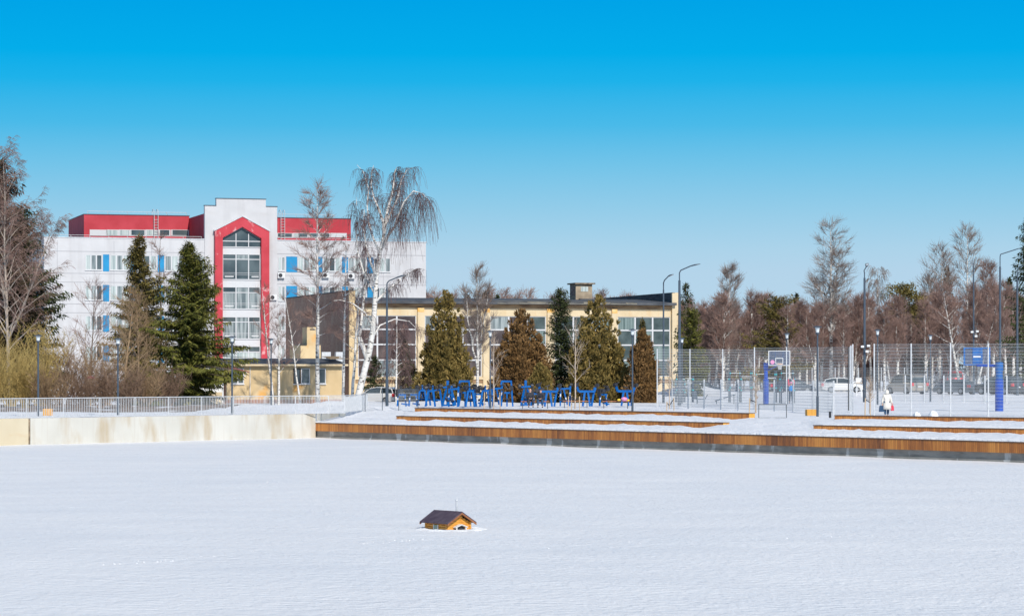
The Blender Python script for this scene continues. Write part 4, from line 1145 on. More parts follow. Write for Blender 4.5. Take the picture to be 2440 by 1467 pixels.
# --- olive spruce with a tan tree in front; green spruce
Y = 240
put_conifer('spruce_tree', 'olive green spruce left of the darker green one', 'spruce', gz(G(332, Y)), spruce(rnd(3), hgt(332, 552, Y), 8.2, size=1.1, irregular=.46, shape=.80, density=1.15), M['bark'], M['spruce_olive'])
put_conifer('spruce_tree', 'full dark green spruce beside the red arch of the white building', 'spruce', gz(G(452, 206)), spruce(rnd(4), hgt(445, 572, 206), 9.0, size=1.05, irregular=.44, shape=.78, density=1.3), M['bark'], M['spruce'])
for i, (px, top, Y, rr, lean, lab) in enumerate([(290, 705, 224, .10, (.12, 0), 'tan bare tree with crossing limbs in front of the olive spruce'),
                                            (335, 730, 227, .08, (-.05, 0), 'yellowish bare tree overlapping the right half of the olive spruce'),
                                            (377, 560, 246, .12, (0, 0), 'thin bare dark stemmed tree standing between the two spruces'),
                                            (210, 690, 234, .07, (.05, 0), 'slim bare tree rising before the leftmost windows of the white building')]):
    T, S = bare(rnd(50 + i), hgt(px, top, Y), rr, lean, .12 if i != 2 else .35, 24 if i != 2 else 14, .42 if i != 2 else .12, 45, .1, 6, 6, .8, .03, .009)
    put_tree('bare_tree', lab, 'tree', gz(G(px, Y)), T, S, M['shrub'] if i < 2 else M['bark'], M['shrub'] if i < 2 else M['twig'])
# --- birches in front of the low house
def birch(seed, px, top, Y, r, lab, lean=(0, 0), **k):
    T, S = bare(rnd(seed), hgt(px, top, Y), r, lean, **k)
    return put_tree('birch_tree', lab, 'birch', gz(G(px, Y)), T, S, k.pop('bk', None) or M['birch'], M['twig'])
birch(60, 757, 452, 214, .17, 'slender upright birch in front of the dark end wall of the hall', (0, 0), t0=.32, nb=46, bl=.14, up=35, droop=.2, shape=.4, nsub=6, ntw=9, tw=.8, wander=.008, tr=.009)
birch(61, 817, 560, 216, .11, 'thin birch between the slender upright one and the leaning birch', (.02, 0), t0=.4, nb=22, bl=.16, up=35, droop=.5, nsub=5, ntw=6, tw=.8, wander=.012)
birch(62, 664, 752, 212, .10, 'short birch right of its twin at the corner of the red arch', (0, 0), t0=.35, nb=16, bl=.22, up=50, droop=.1, nsub=5, ntw=6, tw=.6, wander=.01)
birch(63, 652, 690, 213, .09, 'thin birch leaning left beside the right leg of the red arch', (-.10, 0), t0=.4, nb=14, bl=.2, up=50, droop=.1, nsub=5, ntw=6, tw=.6, wander=.015)
birch(64, 716, 705, 213, .07, 'thin crooked birch leaning left across the brick annex', (-.13, 0), t0=.35, nb=14, bl=.2, up=50, nsub=4, ntw=6, tw=.6, wander=.02)
# the big weeping birch: leaning stem, steep fork, curtains of hanging twigs
Y = 205; hb = hgt(860, 396, Y)
rng = rnd(70); T, S = [], []
def ppos(px, py, dy=0.0):
    v_ = W(px, py, Y + dy); return Vector((v_.x - G(852, Y).x, dy, v_.z))
def limb(pts, r0, r1):
    q = [ppos(*p) for p in pts]; out = []
    for i in range(len(q) - 1):
        out.append((q[i], q[i + 1], r0 + (r1 - r0) * i / (len(q) - 1), r0 + (r1 - r0) * (i + 1) / (len(q) - 1)))
    T.extend(out); return q
limbs = []
main = limb([(850, 962), (858, 925), (869, 880), (880, 838), (888, 790), (892, 740), (895, 690), (899, 640), (905, 600), (913, 575)], .27, .13)
limbs.append((limb([(913, 575), (917, 540), (922, 505, .3), (932, 470, .6), (938, 440, .9), (940, 412, 1.1), (946, 398, 1.2)], .15, .012), 1.0))
limbs.append((limb([(915, 560), (913, 530, -.3), (903, 500, -.6), (890, 470, -.9), (884, 440, -1.1), (886, 410, -1.2), (890, 394, -1.3)], .13, .012), .9))
limbs.append((limb([(911, 590), (925, 560, -.6), (941, 540, -1.2), (948, 515, -1.6), (962, 482, -1.8), (985, 455, -2.0), (1008, 462, -2.2), (1024, 482, -2.3)], .12, .010), 1.45))
limbs.append((limb([(917, 540), (930, 510, .9), (948, 470, 1.4), (956, 430, 1.8), (970, 404, 2.0), (985, 400, 2.1)], .10, .010), 1.1))
limbs.append((limb([(905, 600), (890, 570, 1.0), (878, 530, 1.5), (875, 490, 1.8), (878, 450, 2.0), (866, 410, 2.2), (850, 392, 2.2)], .10, .010), 1.0))
limbs.append((limb([(897, 660), (885, 630, -.9), (872, 590, -1.4), (866, 540, -1.6), (868, 500, -1.7)], .12, .02), 1.0))
limbs.append((limb([(893, 720), (925, 690, .8), (955, 665, 1.4), (985, 645, 1.8), (1002, 640, 2.0)], .09, .015), .9))
limbs.append((limb([(876, 855), (855, 800, .5), (862, 750, .6), (868, 700, .8), (872, 640, .9)], .20, .04), .5))
limbs.append((limb([(889, 780), (870, 745, -.8), (840, 722, -1.4), (812, 715, -1.8), (795, 716, -2)], .08, .012), .4))
limbs.append((limb([(885, 810), (905, 775, 1), (940, 760, 1.8), (975, 765, 2.3), (1000, 790, 2.6)], .07, .012), .4))
limbs.append((limb([(893, 700), (870, 660, 1.0), (852, 600, 1.6), (848, 540, 1.9), (850, 470, 2.0)], .08, .015), .9))
for q, am in limbs:
    n = len(q) - 1
    for b in range(int(24 * am)):
        s = .22 + .78 * rng.random(); i = min(n - 1, int(s * n)); p = q[i].lerp(q[i + 1], s * n - i)
        az = rng.random() * 6.283; d = Vector((math.cos(az), math.sin(az), rng.uniform(.1, .8))).normalized(); L = rng.uniform(.6, 1.6) * (1.2 - .45 * s); c = p
        for j in range(4):
            d = (d + Vector((0, 0, -.28))).normalized(); e = c + d * L / 4; S.append((c, e, .020 - j * .004, .016 - j * .004)); 
            for k in range(3):
                x = c.lerp(e, rng.random()); td = Vector((rng.uniform(-.6, .6), rng.uniform(-.6, .6), rng.uniform(-.5, .2))); TL = rng.uniform(.3, 1.6) * (am ** 2.2 if am > 1 else .9)
                for g in range(4):
                    td = (td + Vector((rng.uniform(-.08, .08), rng.uniform(-.08, .08), -.6))).normalized(); y = x + td * TL / 4; S.append((x, y, .0095, .008)); x = y
            c = e
put_tree('birch_tree', 'great weeping birch with thick leaning white trunk and curtains of hanging twigs', 'birch', G(852, Y), T, S, M['birch'], M['twig_red'], n=8)
birch(71, 838, 640, 208, .12, 'upright thin birch directly behind the base of the great weeping birch', (.08, 0), t0=.25, nb=22, bl=.22, up=25, droop=.3, nsub=5, ntw=6, tw=.7, wander=.02)
birch(72, 944, 760, 215, .07, 'pale thin birch behind the street light pole before the leftmost hall window', (0, 0), t0=.3, nb=16, bl=.3, up=35, droop=.4, nsub=5, ntw=6, tw=.7, wander=.02)
for i, (px, top, Yy, w, mt, lab) in enumerate([(893, 838, 246, 3.4, 'spruce_dark', 'small dark spruce behind the base of the leaning birch'),
                                      (966, 800, 236, 2.6, 'spruce_dark', 'small dark spruce left of the leftmost brown thuja'),
                                      (985, 862, 228, 1.8, 'spruce', 'low green spruce beside the foot of the leftmost thuja')]):
    put_conifer('spruce_tree', lab, 'spruce', gz(G(px, Yy)), spruce(rnd(80 + i), hgt(px, top, Yy), w, size=.9), M['bark'], M[mt])
T, S = bare(rnd(85), hgt(950, 765, 226), .06, (0, 0), .15, 24, .38, 50, .9, 6, 6, .9, .03, .010)
put_tree('bare_tree', 'dark drooping bare bush tree right of the tall street light pole', 'tree', gz(G(952, 226)), T, S, M['bark'], M['twig_red'])
# --- thujas and spruces in front of the hall
Y = 236
for i, (px, top, Yy, w, mt, lob, lab) in enumerate([
        (1060, 690, 226, 4.8, 'thuja', 4, 'leftmost big brown thuja, broad and pointed'),
        (1240, 735, 228, 5.1, 'thuja_rust', 5, 'brown thuja in the middle with a stepped shoulder'),
        (1287, 868, 222, 2.4, 'thuja', 2, 'low thuja lobe at the right foot of the middle thuja'),
        (1424, 700, 227, 5.3, 'thuja', 6, 'tallest brown thuja right of the narrow dark spruce'),
        (1532, 783, 224, 2.7, 'thuja_rust', 2, 'small rust brown thuja nearest the mesh fence')]):
    put_conifer('thuja_tree', lab, 'thuja', gz(G(px, Yy)), thuja(rnd(90 + i), hgt(px, top, Yy), w, int(4200 * w), lob, i * 1.3, .47 if i != 4 else .38), M['bark'], M[mt], group='brown thujas before the hall')
put_conifer('spruce_tree', 'narrow dark green spruce between two brown thujas', 'spruce', gz(G(1337, 229)), spruce(rnd(97), hgt(1337, 683, 229), 3.4, size=.75, shape=.42, density=1.0, irregular=.2), M['bark'], M['spruce_dark'])
put_conifer('spruce_tree', 'thin young spruce top rising behind the small rust brown thuja', 'spruce', gz(G(1531, 233)), spruce(rnd(98), hgt(1531, 755, 233), 1.8, size=.7), M['bark'], M['spruce_olive'])
T, S = bare(rnd(100), hgt(1120, 648, 240), .13, (.0, 0), .30, 22, .22, 60, .05, 6, 9, .8, .02, .010, forks=[(.3, -.16, 0, .62), (.35, .14, .1, .55)])
put_tree('birch_tree', 'many stemmed bare birch between the leftmost and middle thujas', 'birch', gz(G(1138, 240)), T, S, M['birch'], M['twig_grey'])
# saplings tied to stakes on the terrace
def sapling(seed, px, ptop, Yy, lab, w=.35, stakes=(), gy=0.0, r=.035, up=55):
    p = G(px, Yy); p.z = gy
    T, S = bare(rnd(seed), hgt(px, ptop, Yy, gy), r, (0, 0), .28, 16, w, up, 0, 4, 3, .35, .02, .006)
    put_tree('young_tree', lab, 'tree', p, T, S, M['sapling'], M['sapling'], n=6, group='staked young trees')
    if stakes:
        t = thing('tree_stakes', 'stakes and ties around the %s' % lab.split(' be')[0], 'stakes', p)
        top = []
        for (sx_, hh) in stakes:
            x = (sx_ - px) / F * Yy; y = .35 if len(top) % 2 else -.35
            MB().tube((x, y, -.3), (x * .92, y, hh), .032, n=6).build('stake', M['pale_wood'], t); top.append(Vector((x * .92, y, hh - .08)))
        m = MB()
        for q in top: m.tube(q, (0, 0, top[0].z - .18), .03, n=5)
        m.build('tie', M['black'], t)
sapling(110, 1370, 775, 181, 'bare sapling below the narrow spruce', .36, ((1353, .85), (1362, .9), (1381, .85)), .1, .04)
sapling(111, 1176, 800, 182, 'slim bare sapling beside the left lantern of the machines', .28, ((1153, 1.1), (1192, 1.1)), .1, .035, 62)
sapling(112, 1595, 862, 181, 'crooked little sapling at the corner of the mesh fence', .2, ((1588, .5), (1607, .75)), .1, .03)
sapling(113, 1801, 880, 165, 'cut young tree before the left basketball hoop', .10, ((1784, .9),), .1, .045)
sapling(114, 2073, 905, 156, 'thin young tree left of the woman in the cream coat', .12, ((2059, .9), (2076, .8)), .2, .045)
# --- wood on the right
def bw(seed, px, top, Y, r, lab, **k):
    twm = k.pop('twm', M['twig_grey']); fk = k.pop('forks', None); lean = k.pop('lean', (0, 0))
    T, S = bare(rnd(seed), hgt(px, top, Y, .3), r, lean, forks=fk, **k)
    return put_tree('birch_tree', lab, 'birch', Vector((G(px, Y).x, Y, .25)), T, S, M['birch_old'], twm)
bw(120, 1980, 540, 318, .25, 'tall birch towering over the wood right of the left basketball hoop', t0=.35, nb=44, bl=.17, up=38, droop=.3, nsub=7, ntw=6, tw=1.0, wander=.01, tr=.011, shape=.3, forks=[(.5, .15, 0, .34), (.4, -.2, .1, .34), (.35, .3, .1, .2)])
bw(121, 1736, 645, 305, .18, 'birch with pale forked trunk rising over the wood right of the hall', t0=.35, nb=32, bl=.20, up=50, droop=.1, nsub=7, ntw=9, tw=.9, wander=.015, tr=.012, shape=.5, forks=[(.1, -.1, 0, .5)])
bw(122, 2305, 552, 330, .20, 'tall thin topped birch standing above the wood at right', t0=.5, nb=36, bl=.17, up=40, droop=.0, nsub=7, ntw=6, tw=1.0, wander=.01, tr=.012, shape=.5)
bw(123, 2243, 605, 322, .18, 'birch with spreading top left of the tall thin topped one', t0=.4, nb=32, bl=.26, up=50, droop=.0, nsub=7, ntw=6, tw=1.0, wander=.02, tr=.012, shape=.5, forks=[(.5, -.3, 0, .3)])
bw(124, 2092, 640, 322, .16, 'weeping topped birch beside the tall middle street light', t0=.35, nb=30, bl=.22, up=45, droop=.8, nsub=6, ntw=6, tw=.9, wander=.01, tr=.012, shape=.5)
bw(125, 2350, 640, 315, .16, 'birch with reddish dense crown near the right basketball hoop', t0=.4, nb=34, bl=.24, up=55, nsub=7, ntw=9, tw=.9, wander=.03, tr=.013, twm=M['twig'])
bw(126, 2290, 690, 300, .16, 'leaning birch with crossing limbs behind the right basketball hoop', t0=.35, nb=22, bl=.35, up=35, nsub=6, ntw=6, tw=.9, wander=.02, tr=.012, lean=(-.18, 0), twm=M['twig'])
bw(127, 2325, 760, 296, .13, 'birch leaning right beside the blue backboard', t0=.4, nb=16, bl=.25, up=50, nsub=5, ntw=6, tw=.9, wander=.01, tr=.012, lean=(.25, 0), twm=M['twig'])
put_conifer('spruce_tree', 'pointed thin spruce just right of the hall', 'spruce', Vector((G(1634, 262).x, 262, 0)), spruce(rnd(130), hgt(1634, 672, 262), 3.0, size=1.0, density=.7, shape=.55), M['bark'], M['spruce_dark'])
put_conifer('spruce_tree', 'olive spruce below the pointed thin one at the corner of the hall', 'spruce', Vector((G(1646, 256).x, 256, 0)), spruce(rnd(131), hgt(1646, 735, 256), 3.6, size=.9, density=1.0, shape=.35), M['bark'], M['spruce'])
put_conifer('spruce_tree', 'ragged olive evergreen above the left basketball hoop', 'spruce', Vector((G(1848, 298).x, 298, .3)), spruce(rnd(132), hgt(1836, 712, 298), 6.6, size=1.2, density=.9, shape=.35, irregular=.75, t0=.12, droopy=.1), M['bark'], M['spruce_olive'])
put_conifer('spruce_tree', 'big dark spruce cut by the right edge', 'spruce', Vector((G(2452, 272).x, 272, .3)), spruce(rnd(133), hgt(2440, 520, 272), 5.2, size=1.2, density=.8, shape=.5, irregular=.4), M['bark'], M['spruce_dark'])
put_conifer('spruce_tree', 'small spruce tip over the wood left of the tall birch', 'spruce', Vector((G(1898, 345).x, 345, .3)), spruce(rnd(134), hgt(1898, 703, 345), 4.0, size=1.4, density=.8), M['bark'], M['spruce_dark'])
put_conifer('spruce_tree', 'dark spruce hidden among birches at right', 'spruce', Vector((G(2256, 345).x, 345, .3)), spruce(rnd(135), hgt(2256, 632, 345), 4.6, size=1.4, density=.8), M['bark'], M['spruce_brown'])
put_conifer('spruce_tree', 'dark spruce behind the bent street light at far right', 'spruce', Vector((G(2405, 325).x, 325, .3)), spruce(rnd(136), hgt(2405, 665, 325), 6.0, size=1.4, density=.8, irregular=.5), M['bark'], M['spruce_dark'])
put_conifer('spruce_tree', 'little dark spruce deep among the birches near the silver van', 'spruce', Vector((G(2192, 318).x, 318, .3)), spruce(rnd(137), hgt(2192, 775, 318), 3.0, size=1.2, density=.9), M['bark'], M['spruce_dark'])
# pine with a rounded top
rng = rnd(140); Y = 320; hp_ = hgt(2150, 678, Y, .3); C, A, B = [], [], []
T = [(Vector((.4 * math.sin(i * .7), 0, hp_ * i / 8)), Vector((.4 * math.sin((i + 1) * .7), 0, hp_ * (i + 1) / 8)), .22 - .022 * i, .22 - .022 * (i + 1)) for i in range(8)]
for k in range(34):
    t = rng.uniform(.62, 1); az = rng.random() * 6.283; r = 2.6 * math.sin(min(1, (1.02 - t) / .3) * 1.5) * rng.uniform(.4, 1) + .3
    c = Vector((math.cos(az) * r, math.sin(az) * r, hp_ * t)); T.append((Vector((0, 0, hp_ * (t - .05))), c, .05, .02))
    for q in range(90):
        o = Vector((rng.gauss(0, .55), rng.gauss(0, .55), rng.gauss(0, .22))); C.append(c + o); ax = Vector((rng.uniform(-1, 1), rng.uniform(-1, 1), rng.uniform(0, 1.2))).normalized()
        A.append(ax * .2); B.append(ax.cross(Vector((rng.uniform(-1, 1), .3, rng.uniform(-1, 1)))).normalized() * .06)
put_conifer('pine_tree', 'round topped green pine above the silver van', 'pine', Vector((G(2150, Y).x, Y, .3)), (T, np.array(C), np.array(A), np.array(B)), M['bark'], M['spruce_olive'])

# birches one can tell apart along the wood edge: a few kinds, copied
protos = []
for i in range(5):
    h = [11.5, 12.5, 10.5, 12, 9.5][i]
    T, S = bare(rnd(150 + i), h, .17 + .02 * (i % 3), ((-.06, .04, .0, .09, -.02)[i], 0), .28, 30, .26, 58, 0.05, 6, 9, .9, .025, .013, forks=[(.3, .2 * (-1) ** i, 0, .5)] if i % 2 == 0 else None)
    protos.append((T, S, h))
places = []
rng = rnd(160)
spots = [1642, 1668, 1690, 1704, 1722, 1756, 1772, 1790, 1808, 1826, 1868, 1884, 1905, 1922, 1940, 1956, 1998, 2012, 2030, 2042, 2062, 2078, 2108, 2122, 2138, 2163, 2178, 2206, 2222, 2236, 2262, 2278, 2318, 2334, 2366, 2380, 2398, 2416, 2432]
first = {}
for i, px in enumerate(spots):
    k = i % 5; Y = rng.uniform(296, 322); p = Vector((G(px, Y).x, Y, .25)); top = 735 - 30 * (px > 2190) + rng.uniform(-28, 30)
    s = hgt(px, top, Y, .3) / protos[k][2]
    lab = 'bare white stemmed birch in the purple brown wood behind the fences'
    if k not in first:
        first[k] = put_tree('birch_tree', lab, 'birch', p, protos[k][0], protos[k][1], M['birch_old'], M['twig'], group='birches along the edge of the wood', rz=rng.random() * 6.28, scale=s)
    else:
        dup(first[k], p, rng.random() * 6.28, lab, s)
# the wood behind as one mass
Ts, Ss = [], []
rng = rnd(170)
base = [bare(rnd(171 + i), 11, .10, (rng.uniform(-.05, .05), 0), .02, 34, .24, 62, 0, 6, 9, 1.1, .03, .018) for i in range(4)]
arrs = []
for T, S in base:
    arrs.append(np.array([(*s[0], *s[1], s[2], s[3], f) for f, q in ((1, T), (0, S)) for s in q]))
big = []
for i in range(230):
    px = rng.uniform(1560, 2560) if i < 160 else rng.uniform(1000, 1640)
    Y = rng.uniform(325, 395) if i < 150 else rng.uniform(345, 400)
    if i >= 205: px = rng.uniform(-260, 95); Y = rng.uniform(345, 400)
    top = rng.uniform(728, 790) - (25 if px > 2190 else 0)
    if px < 1560: top = rng.uniform(700, 735)
    s = hgt(px, top, Y, .3) / 11; a = arrs[i % 4].copy(); an_ = rng.random() * 6.28; c_, s_ = math.cos(an_), math.sin(an_)
    if i >= 150: a = a[rng.randint(0, 1)::2]
    for o in (0, 3):
        x, y = a[:, o].copy(), a[:, o + 1].copy(); a[:, o] = x * c_ - y * s_; a[:, o + 1] = x * s_ + y * c_
    a[:, :6] *= s; a[:, [0, 3]] += G(px, Y).x; a[:, [1, 4]] += Y; a[:, [2, 5]] += .2
    big.append(a)
big = np.concatenate(big)
me = segs_mesh('wood', [((r[0], r[1], r[2]), (r[3], r[4], r[5]), r[6], r[7]) for r in big], 3)
wflag = np.repeat(big[:, 8].astype(np.int32), 3)
me.materials.append(leafmat('wood twigs', [(.17, .10, .08), (.31, .19, .155), (.52, .38, .32)], .35))
me.materials.append(M['bark_pale'])
me.polygons.foreach_set('material_index', wflag)
tag(obj_from_mesh('distant_wood', me), 'far mass of purple brown leafless trees behind everything', 'wood', kind='stuff')
for i, (px, top) in enumerate([(1157, 690), (1185, 697), (1115, 700), (1226, 706)]):
    put_conifer('spruce_tree', ['dark spruce top peeping over the hall roof, tallest of the group', 'green spruce tip over the hall roof right of the tallest', 'brownish spruce tip over the hall roof at left', 'tiny spruce tip over the hall roof at right of the group'][i], 'spruce',
                Vector((G(px, 340).x, 340, 0)), spruce(rnd(180 + i), hgt(px, top, 340), 4.4, size=1.5, density=.8), M['bark'], M['spruce_brown' if i in (0, 2) else 'spruce_dark'])
# ------------------------------------------------------------ lamps
def park_lantern(px, ytop, Y, label, z0=None, shared=[None]):
    p = G(px, Y); p.z = ground_z(p.x, p.y) - .02 if z0 is None else z0
    h = hgt(px, ytop, Y, p.z)
    if shared[0] is None:
        t = thing('park_lantern', label, 'lantern', p, 0, 'park lanterns')
        H_ = 4.5
        MB().lathe([(.075, 0), (.075, 1.0), (.055, 1.05), (.045, H_ - .42)], 10).build('pole', M['pole'], t, smooth=False)
        MB().lathe([(.10, H_ - .42), (.13, H_ - .36), (.10, H_ - .33)], 12).build('collar', M['pole'], t)
        MB().lathe([(.085, H_ - .33), (.13, H_ - .08)], 12).build('glass', M['lamp_glass'], t)
        MB().lathe([(.24, H_ - .08), (.26, H_ - .05), (.05, H_)], 16).build('cap', M['pole'], t)
        shared[0] = t; t.scale = (1, 1, h / H_)
        return t
    return dup(shared[0], p, 0, label, (1, 1, h / 4.5))
for px, yt, Y, lab in [(91, 797, 158, 'leftmost park lantern behind the railing'), (281, 805, 161, 'park lantern in front of the brown shrubs, second from left'),
                       (553, 800, 167, 'park lantern beside the entrance porch'), (1168, 787, 193, 'park lantern among the left blue machines'),
                       (1507, 783, 181, 'park lantern right of the toy strewn bench'), (1948, 776, 158, 'park lantern beside the orange box at right'),
                       (1875, 793, 215, 'park lantern right of the left basketball hoop, farther back'), (2091, 784, 212, 'park lantern behind the cream coated woman'),
                       (2217, 797, 232, 'thin far park lantern above the silver van'), (1625, 804, 220, 'park lantern half hidden behind the tall pole right of the hall'),
                       (646, 806, 204, 'black park lantern before the low ochre house')]:
    park_lantern(px, yt, Y, lab)
def street_light(px, base_y, neck_y, head, label, Y=None, r=.11, z0=0.0):
    Y = Y or (EYE - z0) * F / (base_y - HZ)
    p = G(px, Y, z0)
    t = thing('street_light', label, 'street light', p, 0, 'tall street lights')
    L = lambda a, b, dy=0: Vector((W(a, b, Y).x - p.x, dy, W(a, b, Y).z - z0))
    neck = L(px, neck_y)
    MB().lathe([(r, 0), (r, 2.0), (r * .8, 2.05), (r * .62, neck.z)], 10).build('pole', M['pole'], t)
    (bx, by), (hx, hy), (ex, ey), dy = head
    arm = [neck - Vector((0, 0, .1)), L(px, by + 6), L(bx, by, dy * .15), L(hx, hy, dy * .8)]
    MB().path(arm, .045, 8).build('arm', M['pole'], t)
    a, b = arm[-1], L(ex, ey, dy)
    d = (b - a); 
    m = MB(); sd = d.cross(Vector((0, 0, 1))).normalized() * .16 if d.length > 0 else Vector((.16, 0, 0)); up = Vector((0, 0, .045))
    q = [a - sd * .4 - up, a + sd * .4 - up, a + sd * .4 + up, a - sd * .4 + up]; c = a + d * .45
    w_ = [c - sd - up * .8, c + sd - up * .8, c + sd + up * 1.4, c - sd + up * 1.4]; e = [b - sd * .7 - up * .3, b + sd * .7 - up * .3, b + sd * .7 + up * .3, b - sd * .7 + up * .3]
    vs = q + w_ + e
    fs = [(0, 1, 2, 3), (11, 10, 9, 8)] + [(k + o, (k + 1) % 4 + o, (k + 1) % 4 + 4 + o, k + 4 + o) for o in (0, 4) for k in range(4)]
    m.add(vs, fs).build('lamp_head', M['pole'], t)
    m = MB().add([c - sd * .8 - up * 1.1, c + sd * .8 - up * 1.1, b + sd * .6 - up * .6, b - sd * .6 - up * .6], [(0, 1, 2, 3)]); m.build('lens', M['lamp_glass'], t)
    return t
street_light(922, 972, 690, ((927, 669), (950, 660), (969, 655.5), -.4), 'tall street light beside the great weeping birch', Y=192)
street_light(1581, 960, 690, ((1583, 668), (1591, 659), (1603, 654.5), -1.0), 'shorter of the two street lights at the right end of the hall', Y=222, r=.10)
street_light(1619, 966, 668, ((1622, 644), (1645, 634), (1668, 629), -.3), 'taller of the two street lights at the right end of the hall', Y=205, r=.14)
street_light(2060, 957, 662, ((2058, 645), (2060, 636), (2061, 629), -1.6), 'street light facing the viewer left of the cream coated woman', Y=228, r=.14)
street_light(2320, 940, 655, ((2319, 642), (2314, 633), (2308, 629), -1.5), 'thin far street light behind the blue backboard', Y=262, r=.11, z0=.2)
street_light(2383, 945, 635, ((2384, 606), (2412, 597), (2436, 590), -.2), 'street light with arm bent right beside the big right hand spruce', Y=252, r=.14, z0=.15)
street_light(2424, 942, 668, ((2425, 640), (2432, 634), (2446, 630), -.4), 'rightmost street light before the dark spruce', Y=256, r=.14, z0=.2)
# twin headed pale light deep in the wood
Y = 300; p = G(1855, Y, .3)
t = thing('street_light', 'pale twin headed light standing in front of the wood', 'street light', p)
L = lambda a, b: Vector((W(a, b, Y).x - p.x, 0, W(a, b, Y).z - .3))
MB().tube((0, 0, 0), L(1855, 760), .07, n=8).build('pole', M['metal_grey'], t)
MB().tube(L(1855, 758), L(1876, 745), .05, n=6).tube(L(1855, 760), L(1870, 757), .05, n=6).build('arm', M['metal_grey'], t)
for a, b in (((1875, 745), (1884, 739)), ((1868, 757), (1878, 754))): MB().bar(L(*a), L(*b), .22, .1).build('lamp_head', M['white'], t)
for px, py, Y in ((2062, 827, 228), (2322, 792, 262)):
    p = W(px, py, Y)
    t = thing('floodlight', ['small white floodlights and cameras on the pole left of the woman', 'white loudspeakers and camera on the thin far pole'][px > 2200], 'floodlight', p)
    for dx, dz in ((-.28, .05), (.22, .12), (.1, -.35)):
        MB().box(dx - .13, dx + .13, -.35, -.16, dz - .09, dz + .09).build('lamp', M['white'], t, bevel=.02)
    MB().box(-.3, .3, -.16, -.13, -.02, .03).build('bracket', M['pole'], t)

# ------------------------------------------------------------ mesh fences
def fence(name, label, pts, h, hstep=.2, vstep=.05, hw=.014, vw=.0045, post=.035, group=None, gates=(), embed=.3):
    o = pts[0]; t = thing(name, label, 'fence', o, 0, group)
    for i, p in enumerate(pts):
        q = p - o; hh = h
        MB().box(q.x - post, q.x + post, q.y - post, q.y + post, q.z - embed, q.z + hh + .05).build('post', M['metal_grey'], t)
        if i + 1 < len(pts):
            r = pts[i + 1] - o; d = r - q; ln = d.length; m = MB()
            n = int(h / hstep)
            for k in range(n + 1):
                z = .12 + (h - .12) * k / n
                m.bar(q + Vector((0, 0, z)), r + Vector((0, 0, z)), hw, hw)
            k = vstep
            while k < ln:
                c = q + d * (k / ln); m.add([c + Vector((-vw / 2, 0, .1)), c + Vector((vw / 2, 0, .1)), c + Vector((vw / 2, 0, h)), c + Vector((-vw / 2, 0, h))], [(0, 1, 2, 3)])
                k += vstep
            m.build('mesh_panel', M['wire'], t)
    return t
def gp(px, Y, z=None):
    p = G(px, Y); p.z = ground_z(p.x, p.y) if z is None else z
    return p
fence('mesh_fence', 'tall mesh fence behind the exercise bars, left part', [gp(1566, 200, 0), gp(1644, 201, 0), gp(1722, 202, 0), gp(1798, 203, 0)], 4.2, group='court fences')
fence('mesh_fence', 'tall mesh fence behind the left basketball hoop', [gp(1797.5, 186, 0), gp(1874, 184.5, 0), gp(1949, 183, 0), gp(2022, 181.5, 0)], 4.2, group='court fences')
fence('mesh_fence', 'short side run of the tall mesh fence left of the woman', [gp(2022, 181.5, 0), gp(2027, 173, 0), gp(2032, 164, 0)], 4.2, vstep=.5, vw=.004, hw=.006, group='court fences')
fence('mesh_fence', 'tall near mesh fence in front of the cars and the blue backboard', [gp(2083, 161, 0), gp(2171, 160, 0), gp(2265, 159, 0), gp(2355, 158, 0), gp(2447, 157, 0), gp(2540, 156, 0)], 4.2, group='court fences')
low = [(1601.5, 195), (1640, 191), (1678, 188.5), (1718, 186), (1759, 183), (1801, 180), (1845, 177.5), (1890, 175), (1938, 171.5), (1986.5, 165)]
fence('low_mesh_fence', 'low mesh fence of short white posts in front of the left hoop', [gp(a, b, 0) for a, b in low], 2.0, group='court fences', hw=.012, post=.045)
low2 = [(2110, 233.5), (2157, 232), (2203, 230), (2249, 228), (2297, 226), (2347, 224), (2399, 222), (2452, 220)]
fence('low_mesh_fence', 'low mesh fence of short white posts before the parked cars at right', [gp(a, b, 0) for a, b in low2], 2.2, group='court fences', hw=.012, post=.055)
far_f = [(1880 + i * 55, 291 - i * .4) for i in range(12)]
fence('low_mesh_fence', 'far mesh fence between the parked cars and the wood', [gp(a, b, .3) for a, b in far_f], 2.6, group='court fences', hw=.014, vstep=.1)
# open gate panel and loose dark framed panels
def framed(px0, y0, px1, y1, label, z=0.0, mt='dark_wire', name='gate_panel', Y=None):
    Y = Y or (EYE - z) * F / (y1 - HZ); a, b = G(px0, Y, z), G(px1, Y, z); h = hgt(px0, y0, Y, z); w = b.x - a.x
    t = thing(name, label, 'fence panel', a)
    MB().bar((0, 0, 0), (0, 0, h), .045).bar((w, 0, 0), (w, 0, h), .045).bar((0, 0, .02), (w, 0, .02), .045).bar((0, 0, h), (w, 0, h), .045).build('frame', M[mt], t)
    m = MB()
    for k in range(1, int(h / .2)): m.bar((0, 0, k * .2), (w, 0, k * .2), .012)
    for k in range(1, int(w / .06)): m.bar((k * .06, 0, 0), (k * .06, 0, h), .006)
    m.build('mesh', M['wire' if mt != 'dark_wire' else 'metal_grey'], t)
framed(1808, 963, 1874, 996, 'low dark framed mesh gate under the left basketball hoop')
framed(870, 927, 911, 981, 'blue grey framed mesh panel at the end of the railing', 0, 'pole', 'framed_fence')
framed(950, 927, 996, 981, 'blue grey framed mesh panel in front of the leftmost blue machine', 0, 'pole', 'framed_fence')

